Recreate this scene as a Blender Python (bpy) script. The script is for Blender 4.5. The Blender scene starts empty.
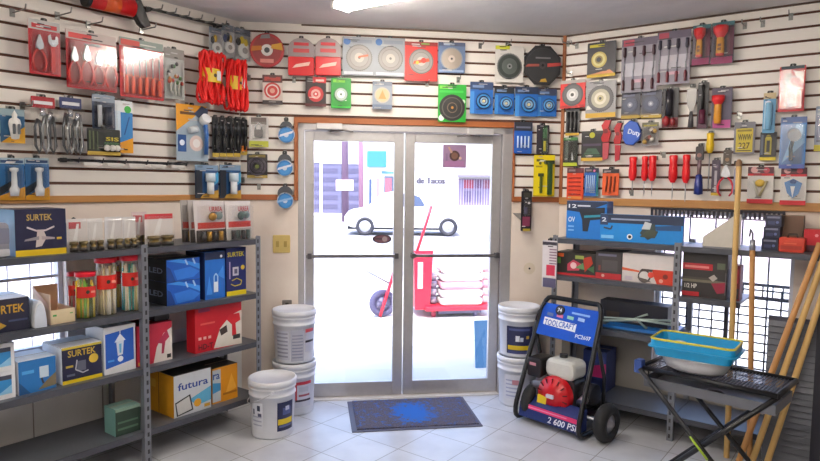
import bpy, math, random
from mathutils import Vector, Matrix
random.seed(7)
C = bpy.context.scene.collection
SC = bpy.context.scene
PI = math.pi

# ------------------------------------------------------------------ camera model
F_PX, CX, CY, EYE = 633.0, 410.0, 230.5, 1.62
PITCH, ROLL = math.radians(4.25), 0.0115
_R0 = Vector((1, 0, 0)); _F = Vector((0, math.cos(PITCH), -math.sin(PITCH))); _U0 = Vector((0, math.sin(PITCH), math.cos(PITCH)))
_R = _R0 * math.cos(ROLL) + _U0 * math.sin(ROLL)
_U = -_R0 * math.sin(ROLL) + _U0 * math.cos(ROLL)
CAM = Vector((0, 0, EYE))
def ray(px, py):
    return _F + _R * ((px - CX) / F_PX) - _U * ((py - CY) / F_PX)
def at_z(px, py, z=0.0):
    d = ray(px, py); t = (z - EYE) / d.z
    return CAM + d * t
def at_y(px, py, y):
    d = ray(px, py); return CAM + d * (y / d.y)

# ------------------------------------------------------------------ wall frames
class Wall:
    def __init__(s, o, u):
        s.o = Vector((o[0], o[1], 0)); s.u = Vector((u[0], u[1], 0)).normalized()
        s.n = Vector((s.u.y, -s.u.x, 0)); s.rz = math.atan2(s.u.y, s.u.x)
    def hit(s, px, py, off=0.0):
        d = ray(px, py); o = s.o + s.n * off
        t = (o - CAM).dot(s.n) / d.dot(s.n)
        p = CAM + d * t
        return (p - s.o).dot(s.u), p.z
    def pt(s, a, z, off=0.0):
        p = s.o + s.u * a + s.n * off
        return Vector((p.x, p.y, z))
    def sz_of(s, p):
        return (p - s.o).dot(s.u), (p - s.o).dot(s.n)
_a = math.radians(82.2)
ub = Vector((math.sin(_a), math.cos(_a), 0))
B = Wall(at_z(404, 397.5), ub)
_l, _ = B.hit(240, 120); _r, _ = B.hit(562, 120)
CL, CR = B.pt(_l, 0), B.pt(_r, 0)
_al, _ar = math.radians(37.2), math.radians(53.0)
L = Wall(CL, (math.sin(_al), math.cos(_al)))
R = Wall(CR, (math.sin(_ar), -math.cos(_ar)))
BW = (CR - CL).length
B.o = CL.copy()
CEIL = 2.74
SLAT0 = 1.525
LEN = 6.0

# ------------------------------------------------------------------ materials
def lin(h):
    h = h.lstrip('#'); out = []
    for i in (0, 2, 4):
        c = int(h[i:i + 2], 16) / 255
        out.append(c / 12.92 if c <= 0.04045 else ((c + 0.055) / 1.055) ** 2.4)
    return out
_M = {}
def _new(name):
    m = bpy.data.materials.new(name); m.use_nodes = True
    nt = m.node_tree; b = nt.nodes['Principled BSDF']
    return m, nt, b
def mat(h, rough=0.5, metal=0.0, var=0.08, scale=30):
    k = (h, rough, metal, var, scale)
    if k in _M: return _M[k]
    m, nt, b = _new('paint_' + h.strip('#') + '_%d' % (rough * 100))
    c = lin(h)
    tc = nt.nodes.new('ShaderNodeTexCoord'); n = nt.nodes.new('ShaderNodeTexNoise'); n.inputs['Scale'].default_value = scale
    mx = nt.nodes.new('ShaderNodeMix'); mx.data_type = 'RGBA'
    mx.inputs[6].default_value = [x * (1 - var) for x in c] + [1]; mx.inputs[7].default_value = [min(1, x * (1 + var)) for x in c] + [1]
    nt.links.new(tc.outputs['Object'], n.inputs['Vector']); nt.links.new(n.outputs['Fac'], mx.inputs[0]); nt.links.new(mx.outputs[2], b.inputs['Base Color'])
    b.inputs['Roughness'].default_value = rough; b.inputs['Metallic'].default_value = metal
    _M[k] = m; return m
def emit(h, s):
    k = ('e', h, s)
    if k in _M: return _M[k]
    m, nt, b = _new('glow_' + h.strip('#'))
    b.inputs['Base Color'].default_value = lin(h) + [1]
    b.inputs['Emission Color'].default_value = lin(h) + [1]; b.inputs['Emission Strength'].default_value = s
    _M[k] = m; return m
def clear(gloss=0.12, tint='ffffff', rough=0.12):
    k = ('c', gloss, tint, rough)
    if k in _M: return _M[k]
    m = bpy.data.materials.new('clear_plastic' if gloss > .06 else 'clear_glass'); m.use_nodes = True
    nt = m.node_tree; nt.nodes.remove(nt.nodes['Principled BSDF']); out = nt.nodes['Material Output']
    t = nt.nodes.new('ShaderNodeBsdfTransparent'); t.inputs['Color'].default_value = lin(tint) + [1]
    g = nt.nodes.new('ShaderNodeBsdfGlossy'); g.inputs['Roughness'].default_value = rough
    tc = nt.nodes.new('ShaderNodeTexCoord'); nz = nt.nodes.new('ShaderNodeTexNoise'); nz.inputs['Scale'].default_value = 25
    bp = nt.nodes.new('ShaderNodeBump'); bp.inputs['Strength'].default_value = 0.25 if gloss > .06 else 0.0
    nt.links.new(tc.outputs['Object'], nz.inputs['Vector']); nt.links.new(nz.outputs['Fac'], bp.inputs['Height']); nt.links.new(bp.outputs[0], g.inputs['Normal'])
    mx = nt.nodes.new('ShaderNodeMixShader'); mx.inputs[0].default_value = gloss
    nt.links.new(t.outputs[0], mx.inputs[1]); nt.links.new(g.outputs[0], mx.inputs[2]); nt.links.new(mx.outputs[0], out.inputs[0])
    _M[k] = m; return m
def M_floor():
    m, nt, b = _new('floor_tiles')
    tc = nt.nodes.new('ShaderNodeTexCoord'); mp = nt.nodes.new('ShaderNodeMapping'); mp.inputs['Rotation'].default_value = (0, 0, R.rz * -1)
    br = nt.nodes.new('ShaderNodeTexBrick'); br.offset = 0; br.inputs['Scale'].default_value = 1
    br.inputs['Brick Width'].default_value = .33; br.inputs['Row Height'].default_value = .33; br.inputs['Mortar Size'].default_value = .003
    br.inputs['Color1'].default_value = lin('d0d1d6') + [1]; br.inputs['Color2'].default_value = lin('c8c9ce') + [1]; br.inputs['Mortar'].default_value = lin('8d8b88') + [1]
    nz = nt.nodes.new('ShaderNodeTexNoise'); nz.inputs['Scale'].default_value = 5; nz.inputs['Detail'].default_value = 6
    rp = nt.nodes.new('ShaderNodeValToRGB'); rp.color_ramp.elements[0].color = (.72, .72, .74, 1); rp.color_ramp.elements[1].color = (1, 1, 1, 1)
    rp.color_ramp.elements[0].position = .3; rp.color_ramp.elements[1].position = .6
    mx = nt.nodes.new('ShaderNodeMix'); mx.data_type = 'RGBA'; mx.blend_type = 'MULTIPLY'; mx.inputs[0].default_value = .6
    nt.links.new(tc.outputs['Object'], mp.inputs[0]); nt.links.new(mp.outputs[0], br.inputs['Vector']); nt.links.new(tc.outputs['Object'], nz.inputs['Vector'])
    nt.links.new(nz.outputs['Fac'], rp.inputs[0]); nt.links.new(br.outputs['Color'], mx.inputs[6]); nt.links.new(rp.outputs[0], mx.inputs[7]); nt.links.new(mx.outputs[2], b.inputs['Base Color'])
    b.inputs['Roughness'].default_value = .32
    return m
def M_rough(name, h, h2, scale, bump, rough=.85, detail=8):
    m, nt, b = _new(name)
    tc = nt.nodes.new('ShaderNodeTexCoord'); nz = nt.nodes.new('ShaderNodeTexNoise'); nz.inputs['Scale'].default_value = scale; nz.inputs['Detail'].default_value = detail
    rp = nt.nodes.new('ShaderNodeValToRGB'); rp.color_ramp.elements[0].color = lin(h) + [1]; rp.color_ramp.elements[1].color = lin(h2) + [1]
    rp.color_ramp.elements[0].position = .35; rp.color_ramp.elements[1].position = .65
    nt.links.new(tc.outputs['Object'], nz.inputs['Vector']); nt.links.new(nz.outputs['Fac'], rp.inputs[0]); nt.links.new(rp.outputs[0], b.inputs['Base Color'])
    bp = nt.nodes.new('ShaderNodeBump'); bp.inputs['Strength'].default_value = bump; bp.inputs['Distance'].default_value = .01
    nz2 = nt.nodes.new('ShaderNodeTexNoise'); nz2.inputs['Scale'].default_value = scale * 6; nz2.inputs['Detail'].default_value = 4
    nt.links.new(tc.outputs['Object'], nz2.inputs['Vector']); nt.links.new(nz2.outputs['Fac'], bp.inputs['Height']); nt.links.new(bp.outputs[0], b.inputs['Normal'])
    b.inputs['Roughness'].default_value = rough
    return m
def M_wood(name, h, h2, axis_scale=(2, 2, 40)):
    m, nt, b = _new(name)
    tc = nt.nodes.new('ShaderNodeTexCoord'); mp = nt.nodes.new('ShaderNodeMapping'); mp.inputs['Scale'].default_value = axis_scale
    nz = nt.nodes.new('ShaderNodeTexNoise'); nz.inputs['Scale'].default_value = 2; nz.inputs['Detail'].default_value = 6
    rp = nt.nodes.new('ShaderNodeValToRGB'); rp.color_ramp.elements[0].color = lin(h) + [1]; rp.color_ramp.elements[1].color = lin(h2) + [1]
    nt.links.new(tc.outputs['Object'], mp.inputs[0]); nt.links.new(mp.outputs[0], nz.inputs['Vector']); nt.links.new(nz.outputs['Fac'], rp.inputs[0]); nt.links.new(rp.outputs[0], b.inputs['Base Color'])
    b.inputs['Roughness'].default_value = .5
    return m

CLR = clear(.085, 'ffffff', .16)
GLASS = clear(.05, 'f6f8fb', .02)
STEEL = mat('#b8bac0', .28, 1.0)
CHROME = mat('#d8dade', .15, 1.0)
BLACK = mat('#121214', .45)
DKGREY = mat('#3a3b40', .5)
WHITE = mat('#eceae6', .5)
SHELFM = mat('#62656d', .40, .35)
LIPM = mat('#4d4f57', .42, .35)  # front lips: their shade is put into a darker shelf colour
HOOKM = mat('#8f8f8c', .3, 1.0)
ALU = mat('#b5b2b2', .38, .55)

# ------------------------------------------------------------------ mesh builder
class MB:
    def __init__(s): s.v = []; s.f = []; s.mi = []; s.sm = []; s.mats = []
    def m(s, mt):
        if isinstance(mt, str): mt = mat(mt)
        if mt not in s.mats: s.mats.append(mt)
        return s.mats.index(mt)
    def add(s, vs, fs, mt, smooth=False, T=None):
        b = len(s.v); k = s.m(mt)
        s.v += [tuple(T @ Vector(p)) if T else tuple(p) for p in vs]
        for f in fs: s.f.append([b + i for i in f]); s.mi.append(k); s.sm.append(smooth)
        return s
    def box(s, x0, y0, z0, x1, y1, z1, mt, T=None):
        x0, x1 = min(x0, x1), max(x0, x1); y0, y1 = min(y0, y1), max(y0, y1); z0, z1 = min(z0, z1), max(z0, z1)
        vs = [(x0, y0, z0), (x1, y0, z0), (x1, y1, z0), (x0, y1, z0), (x0, y0, z1), (x1, y0, z1), (x1, y1, z1), (x0, y1, z1)]
        return s.add(vs, [(0, 3, 2, 1), (4, 5, 6, 7), (0, 1, 5, 4), (1, 2, 6, 5), (2, 3, 7, 6), (3, 0, 4, 7)], mt, False, T)
    def rbox(s, x0, y0, z0, x1, y1, z1, r, mt, T=None, n=4):
        """box with rounded outline in the XZ plane, chamfered front edge"""
        r = min(r, (x1 - x0) / 2.01, (z1 - z0) / 2.01); out = []
        for cx, cz, a0 in ((x1 - r, z1 - r, 0), (x0 + r, z1 - r, 90), (x0 + r, z0 + r, 180), (x1 - r, z0 + r, 270)):
            for i in range(n + 1):
                a = math.radians(a0 + 90 * i / n); out.append((cx + r * math.cos(a), cz + r * math.sin(a)))
        return s.prism(out, y0, y1, mt, T)
    def prism(s, pts, y0, y1, mt, T=None, smooth=False):
        """outline (x,z) extruded along y"""
        n = len(pts); vs = [(x, y0, z) for x, z in pts] + [(x, y1, z) for x, z in pts]
        ar = sum(pts[i][0] * pts[(i + 1) % n][1] - pts[(i + 1) % n][0] * pts[i][1] for i in range(n))
        f0, f1 = list(range(n)), list(range(2 * n - 1, n - 1, -1))
        sd = [(i, i + n, (i + 1) % n + n, (i + 1) % n) for i in range(n)]
        if (ar < 0) != (y0 > y1): f0 = f0[::-1]; f1 = f1[::-1]; sd = [x[::-1] for x in sd]
        s.add(vs, [f0, f1], mt, False, T)
        b = len(s.v) - 2 * n; k = s.m(mt)
        for q in sd: s.f.append([b + i for i in q]); s.mi.append(k); s.sm.append(smooth)
        return s
    def cyl(s, p0, p1, r, mt, n=12, r1=None, T=None, smooth=True):
        p0, p1 = Vector(p0), Vector(p1); d = (p1 - p0).normalized(); r1 = r if r1 is None else r1
        a = d.orthogonal().normalized(); c = d.cross(a)
        vs = []
        for p, q in ((p0, r), (p1, r1)):
            vs += [p + (a * math.cos(2 * PI * i / n) + c * math.sin(2 * PI * i / n)) * q for i in range(n)]
        s.add(vs, [(i, (i + 1) % n, (i + 1) % n + n, i + n) for i in range(n)], mt, smooth, T)
        b = len(s.v) - 2 * n; k = s.m(mt)
        for q in (list(range(n))[::-1], list(range(n, 2 * n))): s.f.append([b + i for i in q]); s.mi.append(k); s.sm.append(False)
        return s
    def tube(s, pts, r, mt, n=8, closed=False, T=None, radii=None):
        P = [Vector(p) for p in pts]; N = len(P); vs = []; prev = None
        for i, p in enumerate(P):
            if closed: t = P[(i + 1) % N] - P[i - 1]
            else: t = P[min(i + 1, N - 1)] - P[max(i - 1, 0)]
            t = t.normalized() if t.length > 1e-9 else Vector((0, 0, 1))
            a = t.orthogonal().normalized() if prev is None else (prev - t * prev.dot(t))
            a = a.normalized() if a.length > 1e-6 else t.orthogonal().normalized()
            prev = a; c = t.cross(a); q = radii[i] if radii else r
            vs += [p + (a * math.cos(2 * PI * j / n) + c * math.sin(2 * PI * j / n)) * q for j in range(n)]
        fs = []
        for i in range(N if closed else N - 1):
            i2 = (i + 1) % N
            for j in range(n): fs.append((i * n + j, i * n + (j + 1) % n, i2 * n + (j + 1) % n, i2 * n + j))
        s.add(vs, fs, mt, True, T)
        if not closed:
            b = len(s.v) - N * n; k = s.m(mt)
            for q in (list(range(n))[::-1], list(range((N - 1) * n, N * n))): s.f.append([b + i for i in q]); s.mi.append(k); s.sm.append(False)
        return s
    def lathe(s, prof, mt, n=24, T=None, a0=0, a1=2 * PI, smooth=True):
        """profile (r,z) around Z; mt a material or one per segment"""
        full = abs(a1 - a0 - 2 * PI) < 1e-6; k = n if full else n + 1; vs = []
        for r, z in prof:
            vs += [(r * math.cos(a0 + (a1 - a0) * j / n), r * math.sin(a0 + (a1 - a0) * j / n), z) for j in range(k)]
        b = len(s.v); s.v += [tuple(T @ Vector(p)) if T else p for p in vs]
        for i in range(len(prof) - 1):
            mi = s.m(mt[i] if isinstance(mt, (list, tuple)) else mt)
            for j in range(n):
                j2 = (j + 1) % k
                s.f.append([b + i * k + j, b + i * k + j2, b + (i + 1) * k + j2, b + (i + 1) * k + j]); s.mi.append(mi); s.sm.append(smooth)
        return s
    def ball(s, c, rx, ry, rz, mt, n=12, T=None):
        prof = [(max(1e-4, math.cos(-PI / 2 + PI * i / 8)), math.sin(-PI / 2 + PI * i / 8)) for i in range(9)]
        X = Matrix.Translation(c) @ Matrix.Diagonal((rx, ry, rz, 1))
        return s.lathe(prof, mt, n, (T @ X) if T else X)
    def disc(s, cx, cz, r, y0, y1, mt, n=28, teeth=0, T=None, depth=.05):
        if teeth:
            pts = []
            for i in range(teeth):
                a = 2 * PI * i / teeth; pts.append((cx + r * (1 - depth) * math.cos(a), cz + r * (1 - depth) * math.sin(a)))
                a = 2 * PI * (i + .8) / teeth; pts.append((cx + r * math.cos(a), cz + r * math.sin(a)))
        else: pts = [(cx + r * math.cos(2 * PI * i / n), cz + r * math.sin(2 * PI * i / n)) for i in range(n)]
        return s.prism(pts, y0, y1, mt, T)
    def poly(s, pts, y, mt, T=None):
        n = len(pts); ar = sum(pts[i][0] * pts[(i + 1) % n][1] - pts[(i + 1) % n][0] * pts[i][1] for i in range(n))
        if ar < 0: pts = pts[::-1]
        return s.add([(x, y, z) for x, z in pts], [list(range(n))], mt, False, T)
    def text(s, txt, x0, z0, x1, z1, y, mt, T=None, shear=0):
        cu = bpy.data.curves.new('t', 'FONT'); cu.body = txt; cu.resolution_u = 2; cu.shear = shear; cu.extrude = 0; cu.offset = .018
        ob = bpy.data.objects.new('t', cu); C.objects.link(ob)
        me = ob.evaluated_get(bpy.context.evaluated_depsgraph_get()).to_mesh()
        vs = [v.co.copy() for v in me.vertices]; fs = [list(p.vertices) for p in me.polygons]
        ob.to_mesh_clear() if False else None
        bpy.data.objects.remove(ob); bpy.data.curves.remove(cu)
        if not vs: return s
        ax, bx = min(v.x for v in vs), max(v.x for v in vs); ay, by = min(v.y for v in vs), max(v.y for v in vs)
        vs = [(x0 + (v.x - ax) / (bx - ax) * (x1 - x0), y, z0 + (v.y - ay) / max(by - ay, 1e-6) * (z1 - z0)) for v in vs]
        return s.add(vs, fs, mt, False, T)
    def prints(s, pr, x0, z0, w, h, y=-.0006, T=None):
        for i, p in enumerate(pr):
            yy = y - .0005 * i; q = lambda a, b_: (x0 + a * w, z0 + b_ * h)
            if p[0] == 'r': s.poly([q(p[1], p[2]), q(p[3], p[2]), q(p[3], p[4]), q(p[1], p[4])], yy, p[5], T)
            elif p[0] == 'c':
                cx, cz = q(p[1], p[2]); r = p[3] * w
                s.poly([(cx + r * math.cos(2 * PI * k / 18), cz + r * math.sin(2 * PI * k / 18)) for k in range(18)], yy, p[4], T)
            elif p[0] == 'p': s.poly([q(*a) for a in p[1]], yy, p[2], T)
            elif p[0] == 't':
                a, b_ = q(p[1], p[2]); c_, d_ = q(p[3], p[4]); s.text(p[6], a, b_, c_, d_, yy, p[5], T)
            elif p[0] == 'l':
                P = [Vector((*q(*a), 0)) for a in p[1]]; hw = p[2] * w / 2
                for a, b_ in zip(P[:-1], P[1:]):
                    d = (b_ - a).normalized(); nn = Vector((-d.y, d.x, 0)) * hw
                    s.poly([(a - nn).to_2d(), (b_ - nn).to_2d(), (b_ + nn).to_2d(), (a + nn).to_2d()], yy, p[3], T)
        return s
    def build(s, name, parent=None, bevel=0, loc=None, rz=0):
        me = bpy.data.meshes.new(name); me.from_pydata(s.v, [], s.f); 
        for m_ in s.mats: me.materials.append(m_)
        me.polygons.foreach_set('material_index', s.mi); me.polygons.foreach_set('use_smooth', s.sm); me.update()
        o = bpy.data.objects.new(name, me); C.objects.link(o)
        if parent: o.parent = parent
        if loc is not None: o.location = loc; o.rotation_euler = (0, 0, rz)
        if bevel:
            b = o.modifiers.new('bevel', 'BEVEL'); b.width = bevel; b.segments = 2; b.limit_method = 'ANGLE'; b.angle_limit = math.radians(50)
        return o

def tag(o, label, cat, group=None):
    o['label'] = label; o['category'] = cat
    if group: o['group'] = group
    return o
def thing(name, label, cat, loc, rz=0, group=None):
    o = bpy.data.objects.new(name, None); C.objects.link(o); o.empty_display_size = .05
    o.location = loc; o.rotation_euler = (0, 0, rz)
    return tag(o, label, cat, group)
def struct(o): o['kind'] = 'structure'; return o
def onwall(W, box, off, name, label, cat, group=None):
    """an Empty at the bottom middle of a pixel box on the plane OFF in front of wall W -> (root, width, height)"""
    x0, y0, x1, y1 = box; xm, ym = (x0 + x1) / 2, (y0 + y1) / 2
    s0, s1 = W.hit(x0, ym, off)[0], W.hit(x1, ym, off)[0]; z1, z0 = W.hit(xm, y0, off)[1], W.hit(xm, y1, off)[1]
    r = thing(name, label, cat, W.pt((s0 + s1) / 2, z0, off), W.rz, group); r['_off'] = off
    return r, s1 - s0, z1 - z0
def hang_tab(root, w, h, mt=BLACK, x=0.0):
    """eyelet tab at the top that reaches the hook and the wall behind"""
    off = root['_off']; m = MB()
    m.rbox(x - .016, -.002, h - .012, x + .016, .0005, h + .014, .008, mt)
    m.cyl((x, -.016, h + .004), (x, off - .003, h + .004), .003, HOOKM, 6)
    m.box(x - .011, off - .005, h - .006, x + .011, off - .001, h + .02, HOOKM)
    return m.build('hang_tab', root)
# ------------------------------------------------------------------ room shell
SLATM = mat('#e6dfd7', .42, 0, .03, 3); GROOVE = mat('#54301f', .7)
PLASTER = M_rough('plaster_cream', '#dfcfc2', '#e9dccf', 3, .15)
PANELM = M_rough('plaster_grey', '#d2d0ce', '#dedcda', 3, .12)
WOODT = M_wood('stained_wood_trim', '#8a4a22', '#a8622f')
WOODL = M_wood('pine_trim', '#a8743c', '#bd8a50')
G0, GS = 1.599, .083
def slats(m, s0, s1, z0, z1):
    g = [G0 + GS * k for k in range(-1, 17)]
    m.box(s0, .010, z0, s1, .02, z1, GROOVE)
    for a, b in zip(g[:-1], g[1:]):
        a2, b2 = max(a + .008, z0), min(b - .008, z1)
        if b2 - a2 > .004: m.box(s0, 0, a2, s1, .012, b2, SLATM)
def placed(m, name, W, bevel=0): return m.build(name, None, bevel, W.o, W.rz)
T = .14
def holes(m, s0, s1, z0, z1, y0, y1, mt, hole=None):
    if not hole: m.box(s0, y0, z0, s1, y1, z1, mt); return
    a, b, c, d = hole
    m.box(s0, y0, z0, a, y1, z1, mt); m.box(b, y0, z0, s1, y1, z1, mt)
    if c > z0: m.box(a, y0, z0, b, y1, c, mt)
    if d < z1: m.box(a, y0, d, b, y1, z1, mt)

# door opening on the back wall
TL, TR = B.hit(294.2, 200)[0], B.hit(514.2, 180)[0]; TT = B.hit(404, 119.8)[1]
OL, OR = B.hit(298.2, 250)[0], B.hit(510.5, 250)[0]; OT = B.hit(404, 125.5)[1]
# windows
W1 = (-3.2, L.hit(66, 250)[0], .66, 1.455)
W2 = (R.hit(656, 240)[0], R.hit(793, 290)[0], .30, 1.452)

m = MB(); holes(m, -LEN, .02, 0, SLAT0, .006, T, PLASTER, W1)
m.box(-LEN, .004, 0, .0, .0065, .64, PANELM)
for px in (33, 103, 170): 
    s = L.hit(px, 400)[0]; m.box(s - .003, .002, .0, s + .003, .006, .60, mat('#8d8780'))
m.box(-LEN, .02, SLAT0, .05, T, CEIL, SLATM); slats(m, -LEN, 0, SLAT0, CEIL)
struct(placed(m, 'wall_left', L))
m = MB(); holes(m, -.02, BW + .02, 0, SLAT0, .006, T, PLASTER, (OL, OR, 0, 9))
m.box(-.06, .02, SLAT0, OL, T, CEIL, SLATM); m.box(OR, .02, SLAT0, BW + .06, T, CEIL, SLATM); m.box(OL, .02, OT, OR, T, CEIL, SLATM)
slats(m, 0, TL + .01, SLAT0, TT); slats(m, TR - .01, BW, SLAT0, TT); slats(m, 0, BW, TT, CEIL)
struct(placed(m, 'wall_back', B))
m = MB(); holes(m, -.02, LEN, 0, SLAT0, .006, T, PLASTER, W2)
holes(m, .05, LEN, 0, .64, .003, .0065, mat('#8f8a84', .7, 0, .05, 3), (W2[0], W2[1], W2[2], .64))
m.box(-.05, .02, SLAT0, LEN, T, CEIL, SLATM); slats(m, 0, LEN, SLAT0, CEIL)
struct(placed(m, 'wall_right', R))
# walls that close the room behind the camera
eL, eR = L.pt(-LEN, 0), R.pt(LEN, 0)
k = (eR - eL).dot(R.u); FAR = eL + R.u * k
PW = mat('#dcd6cc', .8, 0, .04, 2)
for nm, p, q in (('wall_rear', eL, FAR), ('wall_side', FAR, eR)):
    d = (q - p); n = Vector((d.y, -d.x, 0)).normalized()
    if n.dot(-(p + q) / 2) > 0: n = -n
    o = MB().box(0, 0, 0, d.length, .14, CEIL, PW).build(nm, None, 0, p, math.atan2(d.y, d.x))
    if n.dot(Vector((-math.sin(o.rotation_euler.z), math.cos(o.rotation_euler.z), 0))) < 0:
        o.data.transform(Matrix.Translation((0, -.14, 0)))
    struct(o)
outl = [eL - L.n * .1, CL - L.n * .02 - B.n * .02 - L.u * 0, CR - B.n * .02 - R.n * .02, eR - R.n * .1, FAR]
def flat(name, pts, z0, z1, mt):
    n = len(pts); vs = [(p.x, p.y, z0) for p in pts] + [(p.x, p.y, z1) for p in pts]
    ar = sum(pts[i].x * pts[(i + 1) % n].y - pts[(i + 1) % n].x * pts[i].y for i in range(n))
    fs = [list(range(n))[::-1], list(range(n, 2 * n))] + [[i, (i + 1) % n, (i + 1) % n + n, i + n] for i in range(n)]
    if ar < 0: fs = [f[::-1] for f in fs]
    mm = MB(); mm.add(vs, fs, mt); return struct(mm.build(name))
flat('floor', outl, -.06, 0, M_floor())
flat('ceiling', [p + (p - Vector((0, 1, 0))).normalized() * .15 for p in outl], CEIL, CEIL + .18, M_rough('ceiling_plaster', '#dcd9d7', '#e8e5e3', 2.2, .35))

# wood trims
nt_ = [0]
def trim(W, mt, *bx):
    nt_[0] += 1; mm = MB()
    for b in bx: mm.box(*b[:3], *b[3:], mt)
    return struct(placed(mm, 'trim_%d' % nt_[0], W, .003))
TB = SLAT0 - .036
trim(L, WOODL, (-LEN, -.012, TB, 0, .006, SLAT0 + .004))
trim(B, WOODT, (.0, -.010, TB, TL, .006, SLAT0 + .004))
trim(B, WOODT, (TL, -.014, TB, OL, .006, TT), (OR, -.014, TB, TR, .006, TT), (TL, -.0145, OT, TR, .006, TT))
trim(B, WOODT, (TR, -.010, TB, BW, .006, SLAT0 + .004))
trim(R, WOODL, (0, -.016, TB - .014, LEN, .006, SLAT0 + .004))
trim(R, WOODT, (-.004, -.014, TB, .02, .006, CEIL))
trim(R, mat('#4a3326'), (.02, -.008, CEIL - .012, LEN, .006, CEIL))
trim(B, mat('#5a4336'), (.43, -.006, CEIL - .012, BW, .006, CEIL))
# plaster threshold at the door
trim(B, mat('#d8d4d2', .4), (OL, -.02, 0, OR, .13, .012))

# ------------------------------------------------------------------ doors
hd = MB()
jw = B.hit(304.5, 250)[0] - OL; jr = OR - B.hit(500.5, 250)[0]; HZ = B.hit(404, 132)[1]
hd.box(OL, .0, 0, OL + jw, .11, OT, ALU); hd.box(OR - jr, .0, 0, OR, .11, OT, ALU); hd.box(OL, .0, HZ, OR, .11, OT, ALU)
struct(placed(hd, 'door_frame', B, .003))
MIDS = B.hit(404.2, 250)[0]
def leaf(i, s0, s1, g0, g1):
    zt, zb = B.hit(404, 142.2)[1], B.hit(404, 382)[1]
    rt = bpy.data.objects.new('door_%d' % i, None); C.objects.link(rt); rt.location = B.pt(s0, 0); rt.rotation_euler = (0, 0, B.rz); struct(rt)
    g0 -= s0; g1 -= s0; s1 = s1 - s0; y0, y1 = .03, .075
    for nm, bx in (('stile', (0, y0, .014, g0, y1, HZ - .004)), ('stile', (g1, y0, .014, s1, y1, HZ - .004)),
                   ('top_rail', (g0, y0, zt, g1, y1, HZ - .004)), ('bottom_rail', (g0, y0, .014, g1, y1, zb))):
        MB().box(*bx[:3], *bx[3:], ALU).build(nm, rt, .003)
    MB().box(g0, .05, zb, g1, .056, zt, GLASS).build('glass', rt)
    pb = B.hit(404, 255.6)[1]; mm = MB()
    a, b = (-.01 if i == 1 else .02), (s1 - .02 if i == 1 else s1 + .01)
    mm.box(a + .02, -.03, pb - .012, b - .02, -.012, pb + .012, mat('#8d8a8c', .3, .9))
    for x in (a + .03, b - .05): mm.box(x, -.03, pb - .02, x + .03, y0, pb + .02, mat('#6f6c70', .35, .8))
    mm.build('push_bar', rt, .003)
    return rt
d1 = leaf(1, OL + jw + .003, MIDS - .004, B.hit(313.9, 250)[0], B.hit(393.8, 250)[0])
d2 = leaf(2, MIDS + .004, OR - jr - .003, B.hit(414.5, 250)[0], B.hit(491.2, 250)[0])
def closer(rt, px0, px1, py0, py1, arm):
    s0, z1 = B.hit(px0, py0); s1, z0 = B.hit(px1, py1); o = B.sz_of(rt.location)[0]; mm = MB()
    mm.box(s0 - o, -.05, z0, s1 - o, .03, z1, mat('#c9c6c6', .35, .4)); x = (s0 + s1) / 2 - o
    mm.cyl((x, -.02, z0 - .012), (x, -.02, z0), .014, STEEL)
    mm.tube([(x, -.02, z0 - .01), (x + arm, -.12, z0 - .012), (x + arm * 1.7, -.01, z0 - .012)], .007, mat('#8f8a86', .35, .8))
    mm.build('door_closer', rt, .004)
closer(d1, 316.5, 342, 123.5, 130, .10); closer(d2, 467, 492, 128.5, 135.5, -.10)

# ------------------------------------------------------------------ windows
def window(i, W, hole, cols, rows, grille=None):
    a, b, c, d = hole; rt = bpy.data.objects.new('window_%d' % i, None); C.objects.link(rt); rt.location = W.pt(a, c); rt.rotation_euler = (0, 0, W.rz); struct(rt)
    w, h = b - a, d - c; fm = mat('#dcdce2', .45); mm = MB()
    for bx in ((0, .05, 0, .025, .1, h), (w - .025, .05, 0, w, .1, h), (0, .05, 0, w, .1, .025), (0, .05, h - .025, w, .1, h)): mm.box(*bx[:3], *bx[3:], fm)
    for x in cols: mm.box(x * w - .012, .055, 0, x * w + .012, .085, h, fm if not grille else mat('#2a2a32', .5))
    for z in rows: mm.box(0, .055, z * h - .008, w, .085, z * h + .008, fm)
    mm.build('window_frame', rt); MB().box(.02, .066, .02, w - .02, .07, h - .02, GLASS).build('glass', rt)
    mm = MB(); gm = mat('#b9b3bd', .5)
    if grille: grille(mm, w, h)
    else:
        for x in [k * .115 for k in range(1, int(w / .115) + 1)]: mm.cyl((x, .115, 0), (x, .115, h), .0035, gm, 6)
        for z in (.3, .66): mm.box(0, .11, h * z - .006, w, .12, h * z + .006, gm)
    mm.build('security_bars', rt)
    return rt
window(1, L, W1, (.35, .7), (.52,))
def gr2(mm, w, h):
    k = mat('#26262c', .5)
    z1 = R.hit(740, 291)[1] - W2[2]
    for x in [.03 + k_ * .082 for k_ in range(int(w / .082) + 1)]: mm.cyl((x, .115, 0), (x, .115, z1 if (round(x / .082) % 2) else h), .006, k, 6)
    for i in range(12): mm.cyl((0, .115, z1 * i / 11), (w, .115, z1 * i / 11), .006, k, 6)
w2 = window(2, R, W2, (.545,), (), gr2)
# slotted rail across the window head
a, b = R.hit(651, 210)[0], R.hit(783, 210)[0]; zt = TB - .014; mm = MB(); dk = mat('#2a2530', .5)
n = 30; st = (b - a) / n
for i in range(n + 1):
    mm.box(i * st, -.006, 0, i * st + st * .55, .0, .045, dk)
mm.box(0, -.006, .040, b - a + st * .5, .0, .055, dk); mm.box(0, -.006, -.010, b - a + st * .5, 0, .0, mat('#8d8794', .5))
o = mm.build('head_rail', w2); o.matrix_parent_inverse = Matrix(); o.location = (a - W2[0], 0, zt - .058 - W2[2])

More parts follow.
